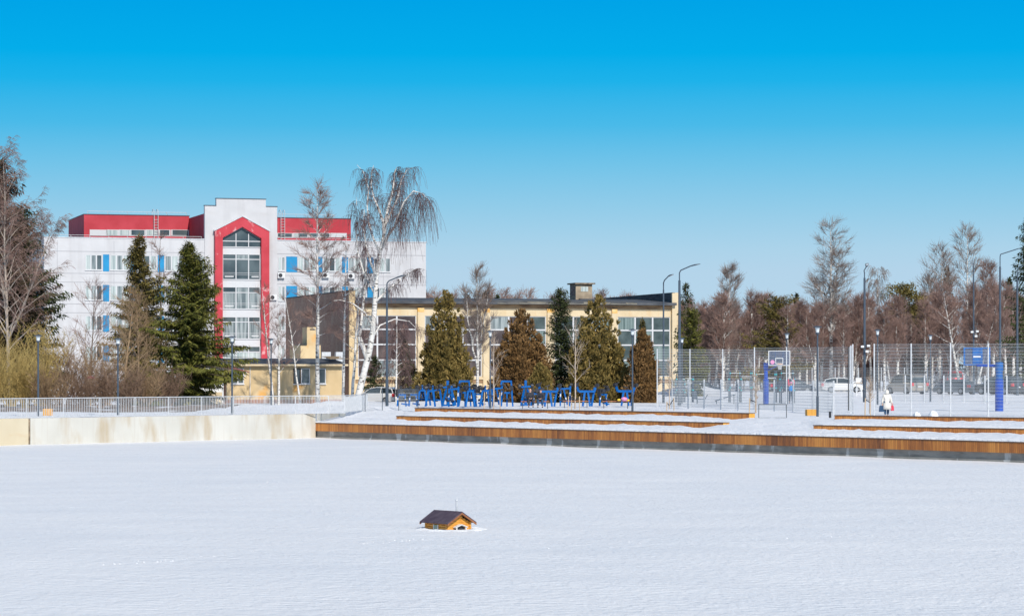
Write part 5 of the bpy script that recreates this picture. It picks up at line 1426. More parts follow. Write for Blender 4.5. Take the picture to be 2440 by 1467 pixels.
# ------------------------------------------------------------ basketball hoops
def hoop(px, Y, rz, label, back=False, colH=3.2, px_off=0):
    t = thing('basketball_hoop', label, 'basketball hoop', gp(px, Y, 0), rz)
    MB().lathe([(.27, 0), (.27, 2.0), (.25, 2.02), (.25, 2.06), (.20, 2.1)], 20).build('padding', M['hoop_blue'], t, smooth=False)
    MB().lathe([(.19, 2.1), (.19, 3.25), (.24, 3.26), (.24, 3.4)], 16).build('column', M['hoop_blue'], t)
    MB().bar((.1, 0, 3.2), (1.35, 0, 3.35), .14, .16).bar((.15, 0, 2.75), (1.1, 0, 3.2), .10).build('arm', M['blue'], t)
    return t
# left hoop: board faces the viewer
Yb = 212; pp = W(1857, 870, Yb)
t = thing('basketball_hoop', 'blue basketball post with transparent white framed backboard and orange ring', 'basketball hoop', gp(1825, Yb, 0))
MB().lathe([(.22, -.1), (.22, 1.95), (.20, 1.97)], 20).build('padding', M['hoop_blue'], t)
MB().lathe([(.15, 1.97), (.15, 2.75), (.19, 2.76), (.19, 3.25)], 16).build('column', M['hoop_blue'], t)
MB().bar((.1, 0, 3.1), (.95, -.5, 3.1), .14, .16).bar((.12, 0, 2.65), (.8, -.45, 3.0), .07).build('arm', M['hoop_blue'], t)
x0, x1, z0, z1 = W(1829, 0, Yb).x - t.location.x, W(1881, 0, Yb).x - t.location.x, hgt(0, 871, Yb), hgt(0, 835, Yb)
yb = -.62
m = MB()
for a, b, c, d in ((x0, x1, z0, z0 + .06), (x0, x1, z1 - .06, z1), (x0, x0 + .06, z0 + .06, z1 - .06), (x1 - .06, x1, z0 + .06, z1 - .06)): m.box(a, b, yb - .03, yb + .03, c, d)
xc = (x0 + x1) / 2
for a, b, c, d in ((xc - .3, xc + .3, z0 + .14, z0 + .19), (xc - .3, xc + .3, z0 + .56, z0 + .61), (xc - .3, xc - .25, z0 + .19, z0 + .56), (xc + .25, xc + .3, z0 + .19, z0 + .56)): m.box(a, b, yb - .02, yb + .02, c, d)
bf = m.build('board_frame', M['white'], t)
gm = nmat('tinted clear board', (.10, .14, .24), rough=.08); gm.node_tree.nodes['Principled BSDF'].inputs['Alpha'].default_value = .45
MB().box(x0 + .06, x1 - .06, yb - .008, yb + .008, z0 + .06, z1 - .06).build('board_glass', gm, bf)
MB().bar((xc - .3, yb + .06, z0 + .1), (xc - .3, yb + .06, z1 - .1), .09, .05).bar((xc + .3, yb + .06, z0 + .1), (xc + .3, yb + .06, z1 - .1), .09, .05).build('board_brace', M['blue'], bf)
MB().lathe([(.16, -.01), (.16, .01)], 20).build('round_sticker', M['pink'], bf).matrix_local = __import__('mathutils').Matrix.Translation((x0 + .32, yb - .03, z0 + .28)) @ __import__('mathutils').Matrix.Rotation(R(90), 4, 'X')
m = MB(); rc = Vector((xc, yb - .38, z0 + .12))
pts = [rc + Vector((math.cos(k * math.pi / 10) * .225, math.sin(k * math.pi / 10) * .225, 0)) for k in range(21)]
m.path(pts, .014, 6).bar((xc, yb - .02, rc.z), (xc, yb - .16, rc.z), .2, .03)
m.build('ring', M['orange'], t)
m = MB()
for k in range(12):
    a0 = k * math.pi / 6; a1 = (k + .5) * math.pi / 6; a2 = (k + 1) * math.pi / 6
    P = lambda a, r, z: rc + Vector((math.cos(a) * r, math.sin(a) * r, z))
    for s, e in ((P(a0, .22, 0), P(a1, .17, -.14)), (P(a2, .22, 0), P(a1, .17, -.14)), (P(a1, .17, -.14), P(a0, .13, -.28)), (P(a1, .17, -.14), P(a2, .13, -.28)), (P(a0, .13, -.28), P(a1, .11, -.42)), (P(a2, .13, -.28), P(a1, .11, -.42))): m.tube(s, e, .008, n=4)
m.build('net', M['white'], t)
# right hoop seen from behind
Yb = 178
t = thing('basketball_hoop', 'blue basketball post with wide blue backboard seen from behind', 'basketball hoop', gp(2381, Yb, 0))
MB().lathe([(.27, -.1), (.27, 2.05), (.25, 2.08)], 20).build('padding', M['hoop_blue'], t)
MB().lathe([(.23, 2.08), (.23, 2.6), (.26, 2.62), (.26, 3.15), (.22, 3.2)], 18).build('column', M['blue'], t)
x0, x1, z0, z1 = W(2302, 0, Yb).x - t.location.x, W(2366, 0, Yb).x - t.location.x, hgt(0, 870, Yb), hgt(0, 827, Yb)
MB().bar((-.1, .1, 2.98), ((x0 + x1) / 2, .9, 3.02), .20, .18).build('arm', M['hoop_blue'], t)
yb = 1.0; m = MB()
for a, b, c, d in ((x0, x1, z0, z0 + .08), (x0, x1, z1 - .08, z1), (x0, x0 + .1, z0 + .08, z1 - .08), (x1 - .1, x1, z0 + .08, z1 - .08)): m.box(a, b, yb - .04, yb + .04, c, d)
w3 = (x1 - x0)
for f in (.38, .66): m.box(x0 + w3 * f - .08, x0 + w3 * f + .08, yb - .06, yb + .03, z0 + .08, z1 - .08)
bf = m.build('board_frame', M['blue'], t)
MB().box(x0 + w3 * .38 + .08, x0 + w3 * .66 - .08, yb - .03, yb + .0, z0 + .1, z1 - .1).build('back_plate', M['blue'], bf)
MB().box(x0 + w3 * .36, x0 + w3 * .64, yb - .075, yb - .062, z0 + .52, z0 + .62).build('white_strip', M['white'], bf)
MB().box(x0 + .1, x1 - .1, yb + .01, yb + .02, z0 + .08, z1 - .08).build('board_glass', gm, bf)

# ------------------------------------------------------------ outdoor exercise bars (turquoise clamps)
def bars(px0, px1, Y, h, n, label):
    a, b = gp(px0, Y, 0), gp(px1, Y, 0); w = b.x - a.x
    t = thing('pull_up_rack', label, 'pull up bars', a, 0, 'outdoor pull up racks')
    for i in range(n):
        for j, y in enumerate((0, 1.3)):
            x = w * i / (n - 1); hh = h * (1 - .18 * ((i + j) % 3 == 1))
            pst = MB().tube((x, y, -.2), (x, y, hh), .05, n=8).build('post', M['pole'], t)
            MB().tube((x, y, hh - .32), (x, y, hh - .22), .065, n=8).tube((x, y, hh * .45), (x, y, hh * .45 + .08), .065, n=8).build('clamp', M['turq'], pst)
    for i in range(n - 1):
        x0, x1 = w * i / (n - 1), w * (i + 1) / (n - 1)
        MB().tube((x0, 0, h - .25 - .3 * (i % 2)), (x1, 0, h - .25 - .3 * (i % 2)), .025, n=6).build('crossbar', M['metal_grey'], t)
    for k in range(5): MB().tube((w * .6, 1.3, .4 + k * .4), (w * .6 + w / (n - 1), 1.3, .4 + k * .4), .02, n=6).build('rung', M['metal_grey'], t)
bars(1740, 1792, 224, 2.7, 3, 'pull up rack of grey posts just left of the left basketball post')
bars(1802, 1850, 226, 2.6, 3, 'pull up rack behind the left basketball post')
bars(1862, 1893, 222, 2.7, 2, 'pull up rack with the person in the blue vest')
bars(1612, 1652, 226, 2.2, 3, 'low pull up rack behind the tall pole right of the hall')
t = thing('exercise_bench', 'sloping grey sit up bench among the pull up racks', 'exercise bench', gp(1722, 216, 0), R(5))
MB().bar((-.6, 0, .25), (1.0, 0, .75), .4, .06).build('board', M['pole'], t); MB().bar((-.5, 0, 0), (-.5, 0, .28), .06).bar((.9, 0, 0), (.9, 0, .72), .06).build('leg', M['pole'], t)
t = thing('leg_machine', 'low dark seated leg trainer in the snow left of the pull up racks', 'exercise machine', gp(1670, 219, 0))
MB().bar((-.4, 0, .35), (.35, 0, .35), .35, .07).bar((-.42, 0, .38), (-.55, 0, 1.0), .35, .06).build('seat', M['pole'], t)
MB().bar((-.3, 0, 0), (-.3, 0, .32), .08).bar((.3, 0, 0), (.3, 0, .32), .08).bar((.3, 0, .3), (.55, 0, .75), .06).build('frame', M['pole'], t)

# ------------------------------------------------------------ blue exercise machines
def lbl(m, a, b, f0, f1, w=.13):
    a, b = Vector(a), Vector(b); m.bar(a.lerp(b, f0) + Vector((0, -.012, 0)), a.lerp(b, f1) + Vector((0, -.012, 0)), w, w)
def machine(kind, px, Y, rz, label, s=1.0, z0=.08):
    t = thing('exercise_machine', label, 'exercise machine', gp(px, Y, z0), rz, 'bright blue outdoor strength machines', s)
    fr, pd, wt = MB(), MB(), MB()
    bar0 = fr.bar
    fr.bar = lambda a, b, w, h=None: (bar0(a, b, w * 1.05, h and h * 1.05), fr)[1]
    def leg(a, b, w=.12, lab=True):
        w *= 1.05
        m = MB().bar(a, b, w, w); q = m.build('leg', M['blue'], t)
        if lab:
            m = MB(); lbl(m, a, b, .52, .68, w * .8); m.build('label_plate', M['white'], q)
    if kind == 'press':          # A frames with a bench seat and black weight arms
        leg((-.55, -.35, 0), (-.35, -.3, 1.15)); leg((.15, -.35, 0), (.0, -.3, 1.15), lab=False); leg((.55, .35, 0), (.38, .3, 1.2))
        fr.bar((-.42, -.3, 1.1), (.1, -.3, 1.1), .12).bar((-.3, -.3, 1.12), (.4, .3, 1.2), .10).bar((-.45, .0, .5), (.45, 0, .45), .10).bar((-.1, 0, .45), (-.1, .1, 1.5), .1)
        pd.box(-.25, .2, -.2, .2, .52, .60).box(-.3, -.22, -.2, .2, .6, 1.2)
        wt.tube((-.5, -.25, 1.35), (.3, .25, 1.45), .03, n=6).tube((-.62, -.28, 1.32), (-.45, -.22, 1.35), .17, n=12).tube((.32, .2, 1.42), (.46, .3, 1.46), .17, n=12).tube((.05, -.3, 1.45), (.35, -.4, 1.3), .03, n=6)
    elif kind == 'arch':         # tall portal with hanging lever
        leg((-.45, 0, 0), (-.28, 0, 1.0)); leg((.42, 0, 0), (.3, 0, 1.85), .11, False)
        fr.bar((-.42, 0, 1.80), (.36, 0, 1.80), .13).bar((-.36, 0, 1.84), (-.42, 0, 1.55), .12).bar((-.3, 0, .98), (.32, 0, .98), .12).bar((.0, 0, .0), (0, .02, .98), .1).bar((.3, 0, 1.8), (.42, .3, .1), .08)
        pd.box(-.2, .16, -.25, .15, .5, .58).box(-.28, -.2, -.25, .15, .65, 1.1)
        wt.tube((.32, -.14, 1.35), (.32, .14, 1.35), .15, n=12).bar((.36, -.1, 1.3), (.2, -.25, .8), .05).tube((-.3, -.05, 1.72), (.1, -.2, 1.2), .03, n=6)
    elif kind == 'tee':          # double portal with swept uprights
        leg((-.28, -.1, .0), (-.12, 0, 1.02), .13, False); leg((.25, -.1, 0), (.12, 0, 1.02), .13, False)
        leg((.42, .2, 0), (.62, .1, 1.35), .13, False)
        fr.bar((-.55, 0, 1.07), (.62, 0, 1.07), .15).bar((-.55, 0, 1.05), (-.68, .05, 1.42), .13).bar((.60, .05, 1.05), (.72, .05, 1.45), .14)
        pd.box(-.3, .1, .3, .6, .5, .58).box(-.3, -.22, .3, .6, .6, 1.2)
        wt.tube((-.82, -.1, 1.5), (-.66, .12, 1.55), .14, n=12).tube((.72, -.1, 1.48), (.86, .12, 1.52), .14, n=12).bar((-.7, 0, 1.45), (-.5, .3, 1.75), .05)
    elif kind == 'vee':
        leg((-.4, 0, .0), (-.36, 0, 1.3), .10); leg((-.15, -.1, 1.2), (.12, 0, .1), .10); leg((.28, 0, 0), (.34, 0, 1.45), .11)
        fr.bar((-.36, 0, 1.25), (.34, 0, 1.28), .12).bar((-.36, .3, .35), (.3, .3, .35), .1)
        pd.box(-.5, .05, -.1, .35, .4, .48); wt.tube((-.5, 0, 1.42), (-.3, 0, 1.46), .12, n=10).tube((.3, 0, 1.55), (.5, 0, 1.55), .12, n=10)
    elif kind == 'post':         # single tall upright with cross head
        fr.bar((0, .1, 0), (0, .1, 1.85), .17, .17).bar((-.35, 0, 1.35), (.35, 0, 1.4), .12).bar((-.4, -.2, .05), (.4, .2, .05), .12)
        leg((-.42, -.3, 0), (-.08, .05, 1.3), .11); leg((.42, -.3, 0), (.08, .05, 1.3), .11)
        pd.box(-.2, .2, -.3, .1, .5, .58).box(-.17, .17, -.02, .05, .7, 1.3); wt.tube((-.55, 0, 1.42), (-.38, 0, 1.42), .17, n=12).tube((.38, 0, 1.45), (.55, 0, 1.45), .17, n=12)
    else:                        # low row machine
        leg((-.35, 0, 0), (-.3, 0, .9), .1); leg((.3, 0, 0), (.2, 0, .8), .1)
        fr.bar((-.35, 0, .85), (.3, 0, .82), .11).bar((-.05, 0, .2), (.5, 0, .12), .1)
        pd.box(.05, .45, -.2, .2, .42, .5).box(-.42, -.34, -.2, .2, .7, 1.25); wt.tube((-.1, -.2, 1.1), (-.1, .2, 1.1), .15, n=12).tube((.35, -.15, 1.2), (.35, .15, 1.2), .12, n=12).bar((-.3, 0, .9), (-.05, 0, 1.15), .05)
        wt.bar((-.05, 0, 1.15), (.35, 0, 1.2), .05)
    rr = random.Random(int(px * 7))
    for q in range(4):        # pads, handles and weight discs of each machine differ
        x, y, z = rr.uniform(-.5, .5), rr.uniform(-.3, .4), rr.uniform(.75, 1.5)
        if q % 2: wt.box(x - .09, x + .09, y - .05, y + .05, z - .06, z + .07)
        else: wt.tube((x - .16, y, z), (x + .16, y + .1, z + rr.uniform(-.15, .15)), .035, n=6)
        wt.bar((x, y, z), (x * .6, y * .5, .95), .035)
    pd.box(-.12, .22, .1, .4, .35, .47)
    if fr.v: fr.build('frame', M['blue'], t)
    if pd.v: pd.build('padding', M['black'], t)
    if wt.v: wt.build('weight_lever', M['black'], t)
    return t
for k_, px, Y, rz, lab in [
    ('row', 958, 196, .3, 'leftmost low blue machine inside the framed mesh panel'),
    ('row', 985, 197, .5, 'low blue machine with grey backrest left of the timber step end'),
    ('press', 1010, 201, .2, 'blue machine with black levers at the left end of the group'),
    ('press', 1034, 196, -.15, 'blue arched leg machine, second from the left above the timber step'),
    ('post', 1067, 199, .1, 'blue machine with single tall post left of the first portal'),
    ('vee', 1082, 194, -.3, 'narrow blue machine right of the tall single post'),
    ('arch', 1108, 198, 0, 'left of the two tall blue portal machines'),
    ('press', 1122, 195, .4, 'blue machine in front of the left portal'),
    ('row', 1141, 200, -.4, 'low blue machine right of the left portal with round black weights'),
    ('press', 1160, 197, .15, 'blue machine directly behind the left lantern pole'),
    ('vee', 1186, 199, .5, 'blue machine left of the right portal'),
    ('arch', 1208, 196, 0, 'right of the two tall blue portal machines'),
    ('post', 1253, 202, .2, 'blue and black machine behind the seated man at left'),
    ('row', 1282, 204, .1, 'black headed machine behind the second seated man'),
    ('tee', 1307, 196, 0, 'wide blue T shaped machine right of the seated men'),
    ('vee', 1348, 198, 0, 'blue V shaped machine behind the staked sapling'),
    ('tee', 1397, 197, .15, 'blue machine with swept uprights before the tallest thuja'),
    ('row', 1438, 199, .6, 'low black weight bench right of the sapling'),
    ('tee', 1490, 199, -.1, 'rightmost blue machine behind the toy strewn bench')]:
    machine(k_, px, Y, rz, lab, s=1.0)

# ------------------------------------------------------------ benches, bins, boxes, toys
def bench(px0, px1, Y, label):
    a, b = gp(px0, Y, .12), gp(px1, Y, .12); w = b.x - a.x
    t = thing('bench', label, 'bench', a, 0, 'backless brown benches')
    m = MB()
    for k in range(4): m.box(0, w, k * .11, k * .11 + .095, .36, .41)
    m.build('seat', M['bench_wood'], t)
    for x in (.12, w - .12):
        MB().box(x - .03, x + .03, .02, .42, .31, .355).box(x - .02, x + .02, .03, .07, -.15, .31).box(x - .02, x + .02, .37, .41, -.15, .31).build('leg', M['black'], t)
    return t
bench(1241, 1309, 190, 'brown backless bench under the two seated men')
bench(1341, 1403, 192, 'empty brown backless bench behind the sapling stakes')
bench(1435, 1500, 191, 'brown backless bench with pink and yellow toys')
for px, r_, mt, lab in ((1475, .10, 'yellowcloth', 'yellow toy on the left of the rightmost bench'), (1487, .17, 'pink', 'pink striped bag in the middle of the rightmost bench'), (1497, .08, 'yellowcloth', 'small yellow toy at the right end of the rightmost bench')):
    p = gp(px, 190.75, .12 + .41)
    tag(MB().blob((0, 0, r_ * .8), (r_ * 1.3, r_, r_ * .8), px, 10, 8, .35).build('toy', M[mt], smooth=True), lab, 'toy').location = p
def tbox(px0, px1, y0, y1, label, Y, z0=0.0):
    p = G((px0 + px1) / 2, Y, z0); w = (px1 - px0) / F * Y; h = hgt(0, y0, Y, z0)
    t = thing('timber_bin', label, 'bin', p, R(12))
    m = MB(); n = 9
    for k in range(n):
        a, b = -w / 2 + w * k / n, -w / 2 + w * (k + .86) / n
        m.box(a, b, 0, .03, 0, h).box(a, b, w * .6, w * .6 + .03, 0, h)
    for k in range(6):
        a, b = w * .6 * k / 6 + .03, w * .6 * (k + .86) / 6 + .03
        m.box(-w / 2, -w / 2 + .03, a, b, 0, h).box(w / 2 - .03, w / 2, a, b, 0, h)
    m.build('slats', M['box_wood'], t)
    MB().box(-w / 2 + .035, w / 2 - .035, .035, w * .6 - .005, -.1, h - .04).build('liner', M['box_wood'], t)
tbox(102, 125, 973.5, 988, 'orange slatted timber box behind the railing', 162)
tbox(1923, 1947, 975, 991, 'orange slatted timber box at the foot of the right park lantern', 161)
t = thing('bollard', 'short black bollard between the timber steps and the orange box', 'bollard', Q(1978, 995, 0.05))
MB().lathe([(.07, 0), (.07, .30), (.075, .31), (.075, .34)], 12).build('post', M['black'], t); MB().lathe([(.066, .34), (.066, .36)], 12).build('cap', M['pole'], t)
for px, Y, r_ in ((2185, 152, .22), (2225, 151, .27)):
    tag(MB().blob((0, 0, r_ * .3), (r_, r_, r_ * 1.25), px, 14, 10, .35).build('snow_heap', M['snow'], smooth=True), ['smaller lump of heaped snow behind the right timber edge', 'larger lump of heaped snow behind the right timber edge'][px > 2200], 'snow heap').location = gp(px, Y, .0)
t = thing('bird_feeder', 'little bird feeder with red roof on a thin pole before the shrubs', 'bird feeder', gp(218, 200), 0)
# placed in front of the brown shrubs
t.location = gp(216, 199)
hb_ = hgt(216, 897, 199)
MB().tube((0, 0, 0), (0, 0, hb_ - .35), .025, n=6).build('pole', M['pale_wood'], t)
MB().box(-.22, .22, -.18, .18, hb_ - .35, hb_ - .32).box(-.2, -.17, -.15, -.12, hb_ - .32, hb_ - .12).box(.17, .2, -.15, -.12, hb_ - .32, hb_ - .12).box(-.2, -.17, .12, .15, hb_ - .32, hb_ - .12).box(.17, .2, .12, .15, hb_ - .32, hb_ - .12).build('tray', M['pale_wood'], t)
MB().prism([(-.34, hb_ - .14), (.34, hb_ - .14), (.05, hb_ + .06), (-.05, hb_ + .06)], -.28, .28).build('roof', M['canopy'], t)
t = thing('umpire_chair', 'white high umpire chair beside the white car', 'umpire chair', gp(2047, 255))
hh = 1.25; ww = .26
MB().bar((-ww, -.25, 0), (-ww * .7, 0, hh), .05).bar((ww, -.25, 0), (ww * .7, 0, hh), .05).bar((-ww, .4, 0), (-ww * .7, .2, hh), .05).bar((ww, .4, 0), (ww * .7, .2, hh), .05).build('legs', M['white'], t)
MB().box(-.28, .28, -.15, .35, hh, hh + .04).build('seat', M['pale_wood'], t); MB().box(-.28, .28, .33, .37, hh + .04, hh + .5).box(-.3, -.26, -.15, .35, hh + .25, hh + .29).box(.26, .3, -.15, .35, hh + .25, hh + .29).build('backrest', M['white'], t)
m = MB()
for k in range(5): m.bar((-ww * .9, -.22 + k * .04, .2 + k * .22), (ww * .9, -.22 + k * .04, .2 + k * .22), .04)
m.build('ladder_step', M['white'], t)

# ------------------------------------------------------------ cars
def car(kind, loc, rz, label, paint):
    t = thing('parked_car', label, 'car' if kind != 'van' else 'van', loc, rz, 'cars parked before the wood')
    # side profile stations: x, bottom z, shoulder z, roof z, half width ; front of the car at +x
    spec = {'hatch': dict(L=4.25, belt=[(-2.1, .95), (-1.7, .98), (.8, .95), (1.5, .88), (2.0, .72), (2.12, .55)], roof=[(-2.0, .98), (-1.75, 1.35), (-1.2, 1.48), (-.1, 1.50), (.45, 1.42), (1.25, .95)], hw=.87),
            'sedan': dict(L=4.6, belt=[(-2.3, .95), (-1.5, 1.0), (.9, .95), (1.6, .88), (2.15, .72), (2.3, .55)], roof=[(-1.75, 1.0), (-1.05, 1.40), (-.5, 1.46), (.2, 1.44), (.55, 1.38), (1.3, .95)], hw=.88),
            'suv': dict(L=4.7, belt=[(-2.3, 1.1), (-1.9, 1.12), (.9, 1.10), (1.6, 1.05), (2.2, .9), (2.35, .6)], roof=[(-2.2, 1.12), (-1.95, 1.62), (-1.3, 1.76), (-.1, 1.78), (.4, 1.70), (1.15, 1.1)], hw=.95),
            'van': dict(L=5.1, belt=[(-2.5, 1.12), (-2.2, 1.14), (1.3, 1.10), (1.9, .98), (2.4, .80), (2.55, .55)], roof=[(-2.42, 1.14), (-2.3, 1.72), (-1.9, 1.92), (.3, 1.94), (.9, 1.85), (1.75, 1.08)], hw=.97)}[kind]
    hw = spec['hw']; belt = spec['belt']; roof = spec['roof']; zb = .28
    # body: lower shell lofted over stations
    st_ = [(belt[0][0] - .06, .62, belt[0][1] - .22, hw * .80)] + [(x, zb if i else .32, z, hw * (.93 if i in (0, len(belt) - 1) else (.97 if i == len(belt) - 2 else 1))) for i, (x, z) in enumerate(belt)]
    V, Fc = [], []
    for x, z0, z1, w in st_:
        mid = (z0 + z1) / 2
        V += [(x, -w * .94, z0), (x, -w, mid), (x, -w * .985, z1 - .06), (x, -w * .90, z1), (x, 0, z1 + .03), (x, w * .90, z1), (x, w * .985, z1 - .06), (x, w, mid), (x, w * .94, z0)]
    n = 9
    for i in range(len(st_) - 1):
        for k in range(n): a = i * n + k; b = i * n + (k + 1) % n; Fc.append((a, b, b + n, a + n))
    Fc += [tuple(range(n))[::-1], tuple(range((len(st_) - 1) * n, len(st_) * n))]
    body = MB().add(V, Fc)
    V, Fc = [], []
    for x, z in roof:
        w = hw * (.90 - .16 * min(1, (z - .95) / .55)) if kind in ('hatch', 'sedan') else hw * (.92 - .12 * min(1, (z - 1.1) / .7))
        V += [(x, -w, z), (x, -w * .8, z + .025), (x, w * .8, z + .025), (x, w, z)]
    # roof skin, kept thin above the glass
    for i in range(1, len(roof) - 2):
        for k in range(3): a = i * 4 + k; Fc.append((a, a + 1, a + 5, a + 4))
    V2 = [(v[0], v[1] * .99, v[2] - .05) for v in V]
    nV = len(V); Fc += [tuple(q + nV for q in f)[::-1] for f in Fc]
    for i in range(1, len(roof) - 2):
        for k in (0, 3): a = i * 4 + k; Fc.append((a, a + 4, a + 4 + nV, a + nV))
    for i in (1, len(roof) - 2):
        for k in range(3): a = i * 4 + k; Fc.append((a, a + 1, a + 1 + nV, a + nV))
    body.add(V + V2, Fc)
    bl = max(b[1] for b in belt) - .02
    # pillars
    def pill(i0, xb, y):
        x, z = roof[i0]; w = V[i0 * 4 + 3][1]
        body.bar((xb, y * hw * .92, bl - .02), (x, y * w * .99, z), .07, .05)
    for y in (-1, 1):
        pill(1, roof[0][0] + .0, y); pill(len(roof) - 2, roof[-1][0], y)
        xm = (roof[2][0] + roof[3][0]) / 2; body.bar((xm, y * hw * .915, bl), (xm, y * V[3 * 4 + 3][1] * .995, roof[3][1]), .07, .05)
    b_ = body.build('body', paint, t, bevel=0)
    # glass house
    V, Fc = [], []
    for x, z in roof:
        w = (hw * (.90 - .16 * min(1, (z - .95) / .55)) if kind in ('hatch', 'sedan') else hw * (.92 - .12 * min(1, (z - 1.1) / .7))) - .02
        V += [(x, -hw * .88, bl - .05), (x, -w, z - .03), (x, w, z - .03), (x, hw * .88, bl - .05)]
    for i in range(len(roof) - 1):
        for k in range(3): a = i * 4 + k; Fc.append((a, a + 1, a + 5, a + 4))
    MB().add(V, Fc).build('windows', M['tint'], t)
    wr = .33 if kind in ('hatch', 'sedan') else .37
    for x in (spec['L'] * .30, -spec['L'] * .29):
        for y in (-1, 1):
            w_ = MB().tube((x, y * (hw - .20), wr), (x, y * (hw + .01), wr), wr, n=20).build('wheel', M['tyre'], t)
            MB().tube((x, y * (hw + .012), wr), (x, y * (hw + .022), wr), wr * .62, n=14).build('rim', M['rim'], w_)
    for y in (-1, 1):
        x, z = belt[-2]; MB().box(x - .1, x + .13, y * hw * .78 - .14, y * hw * .78 + .14, z - .17, z - .03).build('headlight', M['head'], t)
        x, z = belt[0]; MB().box(x - .08, x + .14, y * hw * .86 - .11, y * hw * .86 + .13, z - .28, z - .0).build('tail_light', M['tail'], t)
        MB().box(roof[-1][0] - .35, roof[-1][0] - .2, y * (hw + .03) - .08, y * (hw + .03) + .08, bl, bl + .13).build('mirror', paint, t)
    MB().box(belt[0][0] - .085, belt[0][0] - .065, -.26, .26, belt[0][1] - .42, belt[0][1] - .31).build('number_plate', M['white'], t)
    MB().box(belt[0][0] - .1, belt[-1][0] - .1, -hw * .92, hw * .92, .22, .33).build('underbody', M['black'], t)
    return t
def paint(name, c, r=.25, metal=.3):
    m = nmat(name, c, rough=r, metal=metal); m.node_tree.nodes['Principled BSDF'].inputs['Coat Weight'].default_value = .6; return m
Pw, Ps, Pg, Pb, Pr, Pt = paint('white car paint', (.75, .74, .72), .3, 0), paint('silver beige van paint', (.42, .37, .31)), paint('blue grey car paint', (.08, .11, .14)), paint('black car paint', (.015, .017, .02)), paint('red car paint', (.6, .03, .03)), paint('graphite car paint', (.05, .06, .08))
zc = .32
car('hatch', G(2010, 272, zc + .1), R(-6), 'white hatchback with its red tail lamp to the left', Pw)
car('van', G(2160, 268, zc + .0), R(113), 'silver beige minivan seen from the rear corner', Ps)
car('sedan', G(2278, 266, zc + .0), R(130), 'blue grey saloon right of the minivan', Pg)
car('suv', G(2380, 262, zc + .0), R(132), 'black off road car behind the right basketball post', Pb)
car('suv', G(2465, 268, zc + .1), R(152), 'black car cut by the right edge', Pb)
car('sedan', G(1888, 276, zc), R(5), 'dark saloon behind the left basketball post', Pt)
car('sedan', G(1668, 276, zc - .25), R(8), 'dark car half hidden behind the snow at the exercise bars', Pt)
car('van', G(2268, 312, zc + .35), R(90), 'red van roof beyond the far mesh fence', Pr)
car('hatch', G(905, 236, -.28), R(146), 'white hatchback parked at the foot of the leaning birch', Pw)

# ------------------------------------------------------------ people
def skin_mesh(name, chains, mat_, parent, sub=2, root=0, grow=1.0):
    if name in ('jacket', 'trousers', 'sleeve', 'shoe'): grow = 1.22
    """chains: lists of (point, radius); points closer than 1 mm are shared, so limbs grow from the body"""
    bm = bmesh.new(); lay = bm.verts.layers.skin.verify(); seen = []
    def vert(p, r):
        p = Vector(p)
        for v in seen:
            if (v.co - p).length < 1e-3: return v
        v = bm.verts.new(p); seen.append(v); rr = r if hasattr(r, '__len__') else (r, r); v[lay].radius = (rr[0] * grow, rr[1] * grow); return v
    for ch in chains:
        pv = None
        for p, r in ch:
            v = vert(p, r)
            if pv and not bm.edges.get((pv, v)): bm.edges.new((pv, v))
            pv = v
    bm.verts.ensure_lookup_table(); bm.verts[root][lay].use_root = True
    me = bpy.data.meshes.new(name); bm.to_mesh(me); bm.free(); me.materials.append(mat_)
    o = obj_from_mesh(name, me, parent)
    s = o.modifiers.new('skin', 'SKIN'); s.use_smooth_shade = True
    u = o.modifiers.new('sub', 'SUBSURF'); u.levels = sub; u.render_levels = sub
    return o
def fingers(hand, dirv_, up_=Vector((0, 0, 1))):
    """five short tapered finger chains rooted in the palm"""
    out = []; side = dirv_.cross(up_)
    if side.length < .1: side = dirv_.cross(Vector((1, 0, 0)))
    side.normalize(); pal = hand + dirv_ * .05
    for k, ln in ((-1.5, .060), (-.5, .072), (.5, .068), (1.5, .052)):
        b = pal + side * k * .018; out.append([(hand, .026), (b, .011), (b + dirv_ * ln * .6 , .009), (b + dirv_ * ln * .8 + side.cross(dirv_) * .03, .007)])
    b = hand + side * -.035 + dirv_ * .01; out.append([(hand, .026), (b, .011), (b + dirv_ * .035 + side * -.01, .009)])
    return out
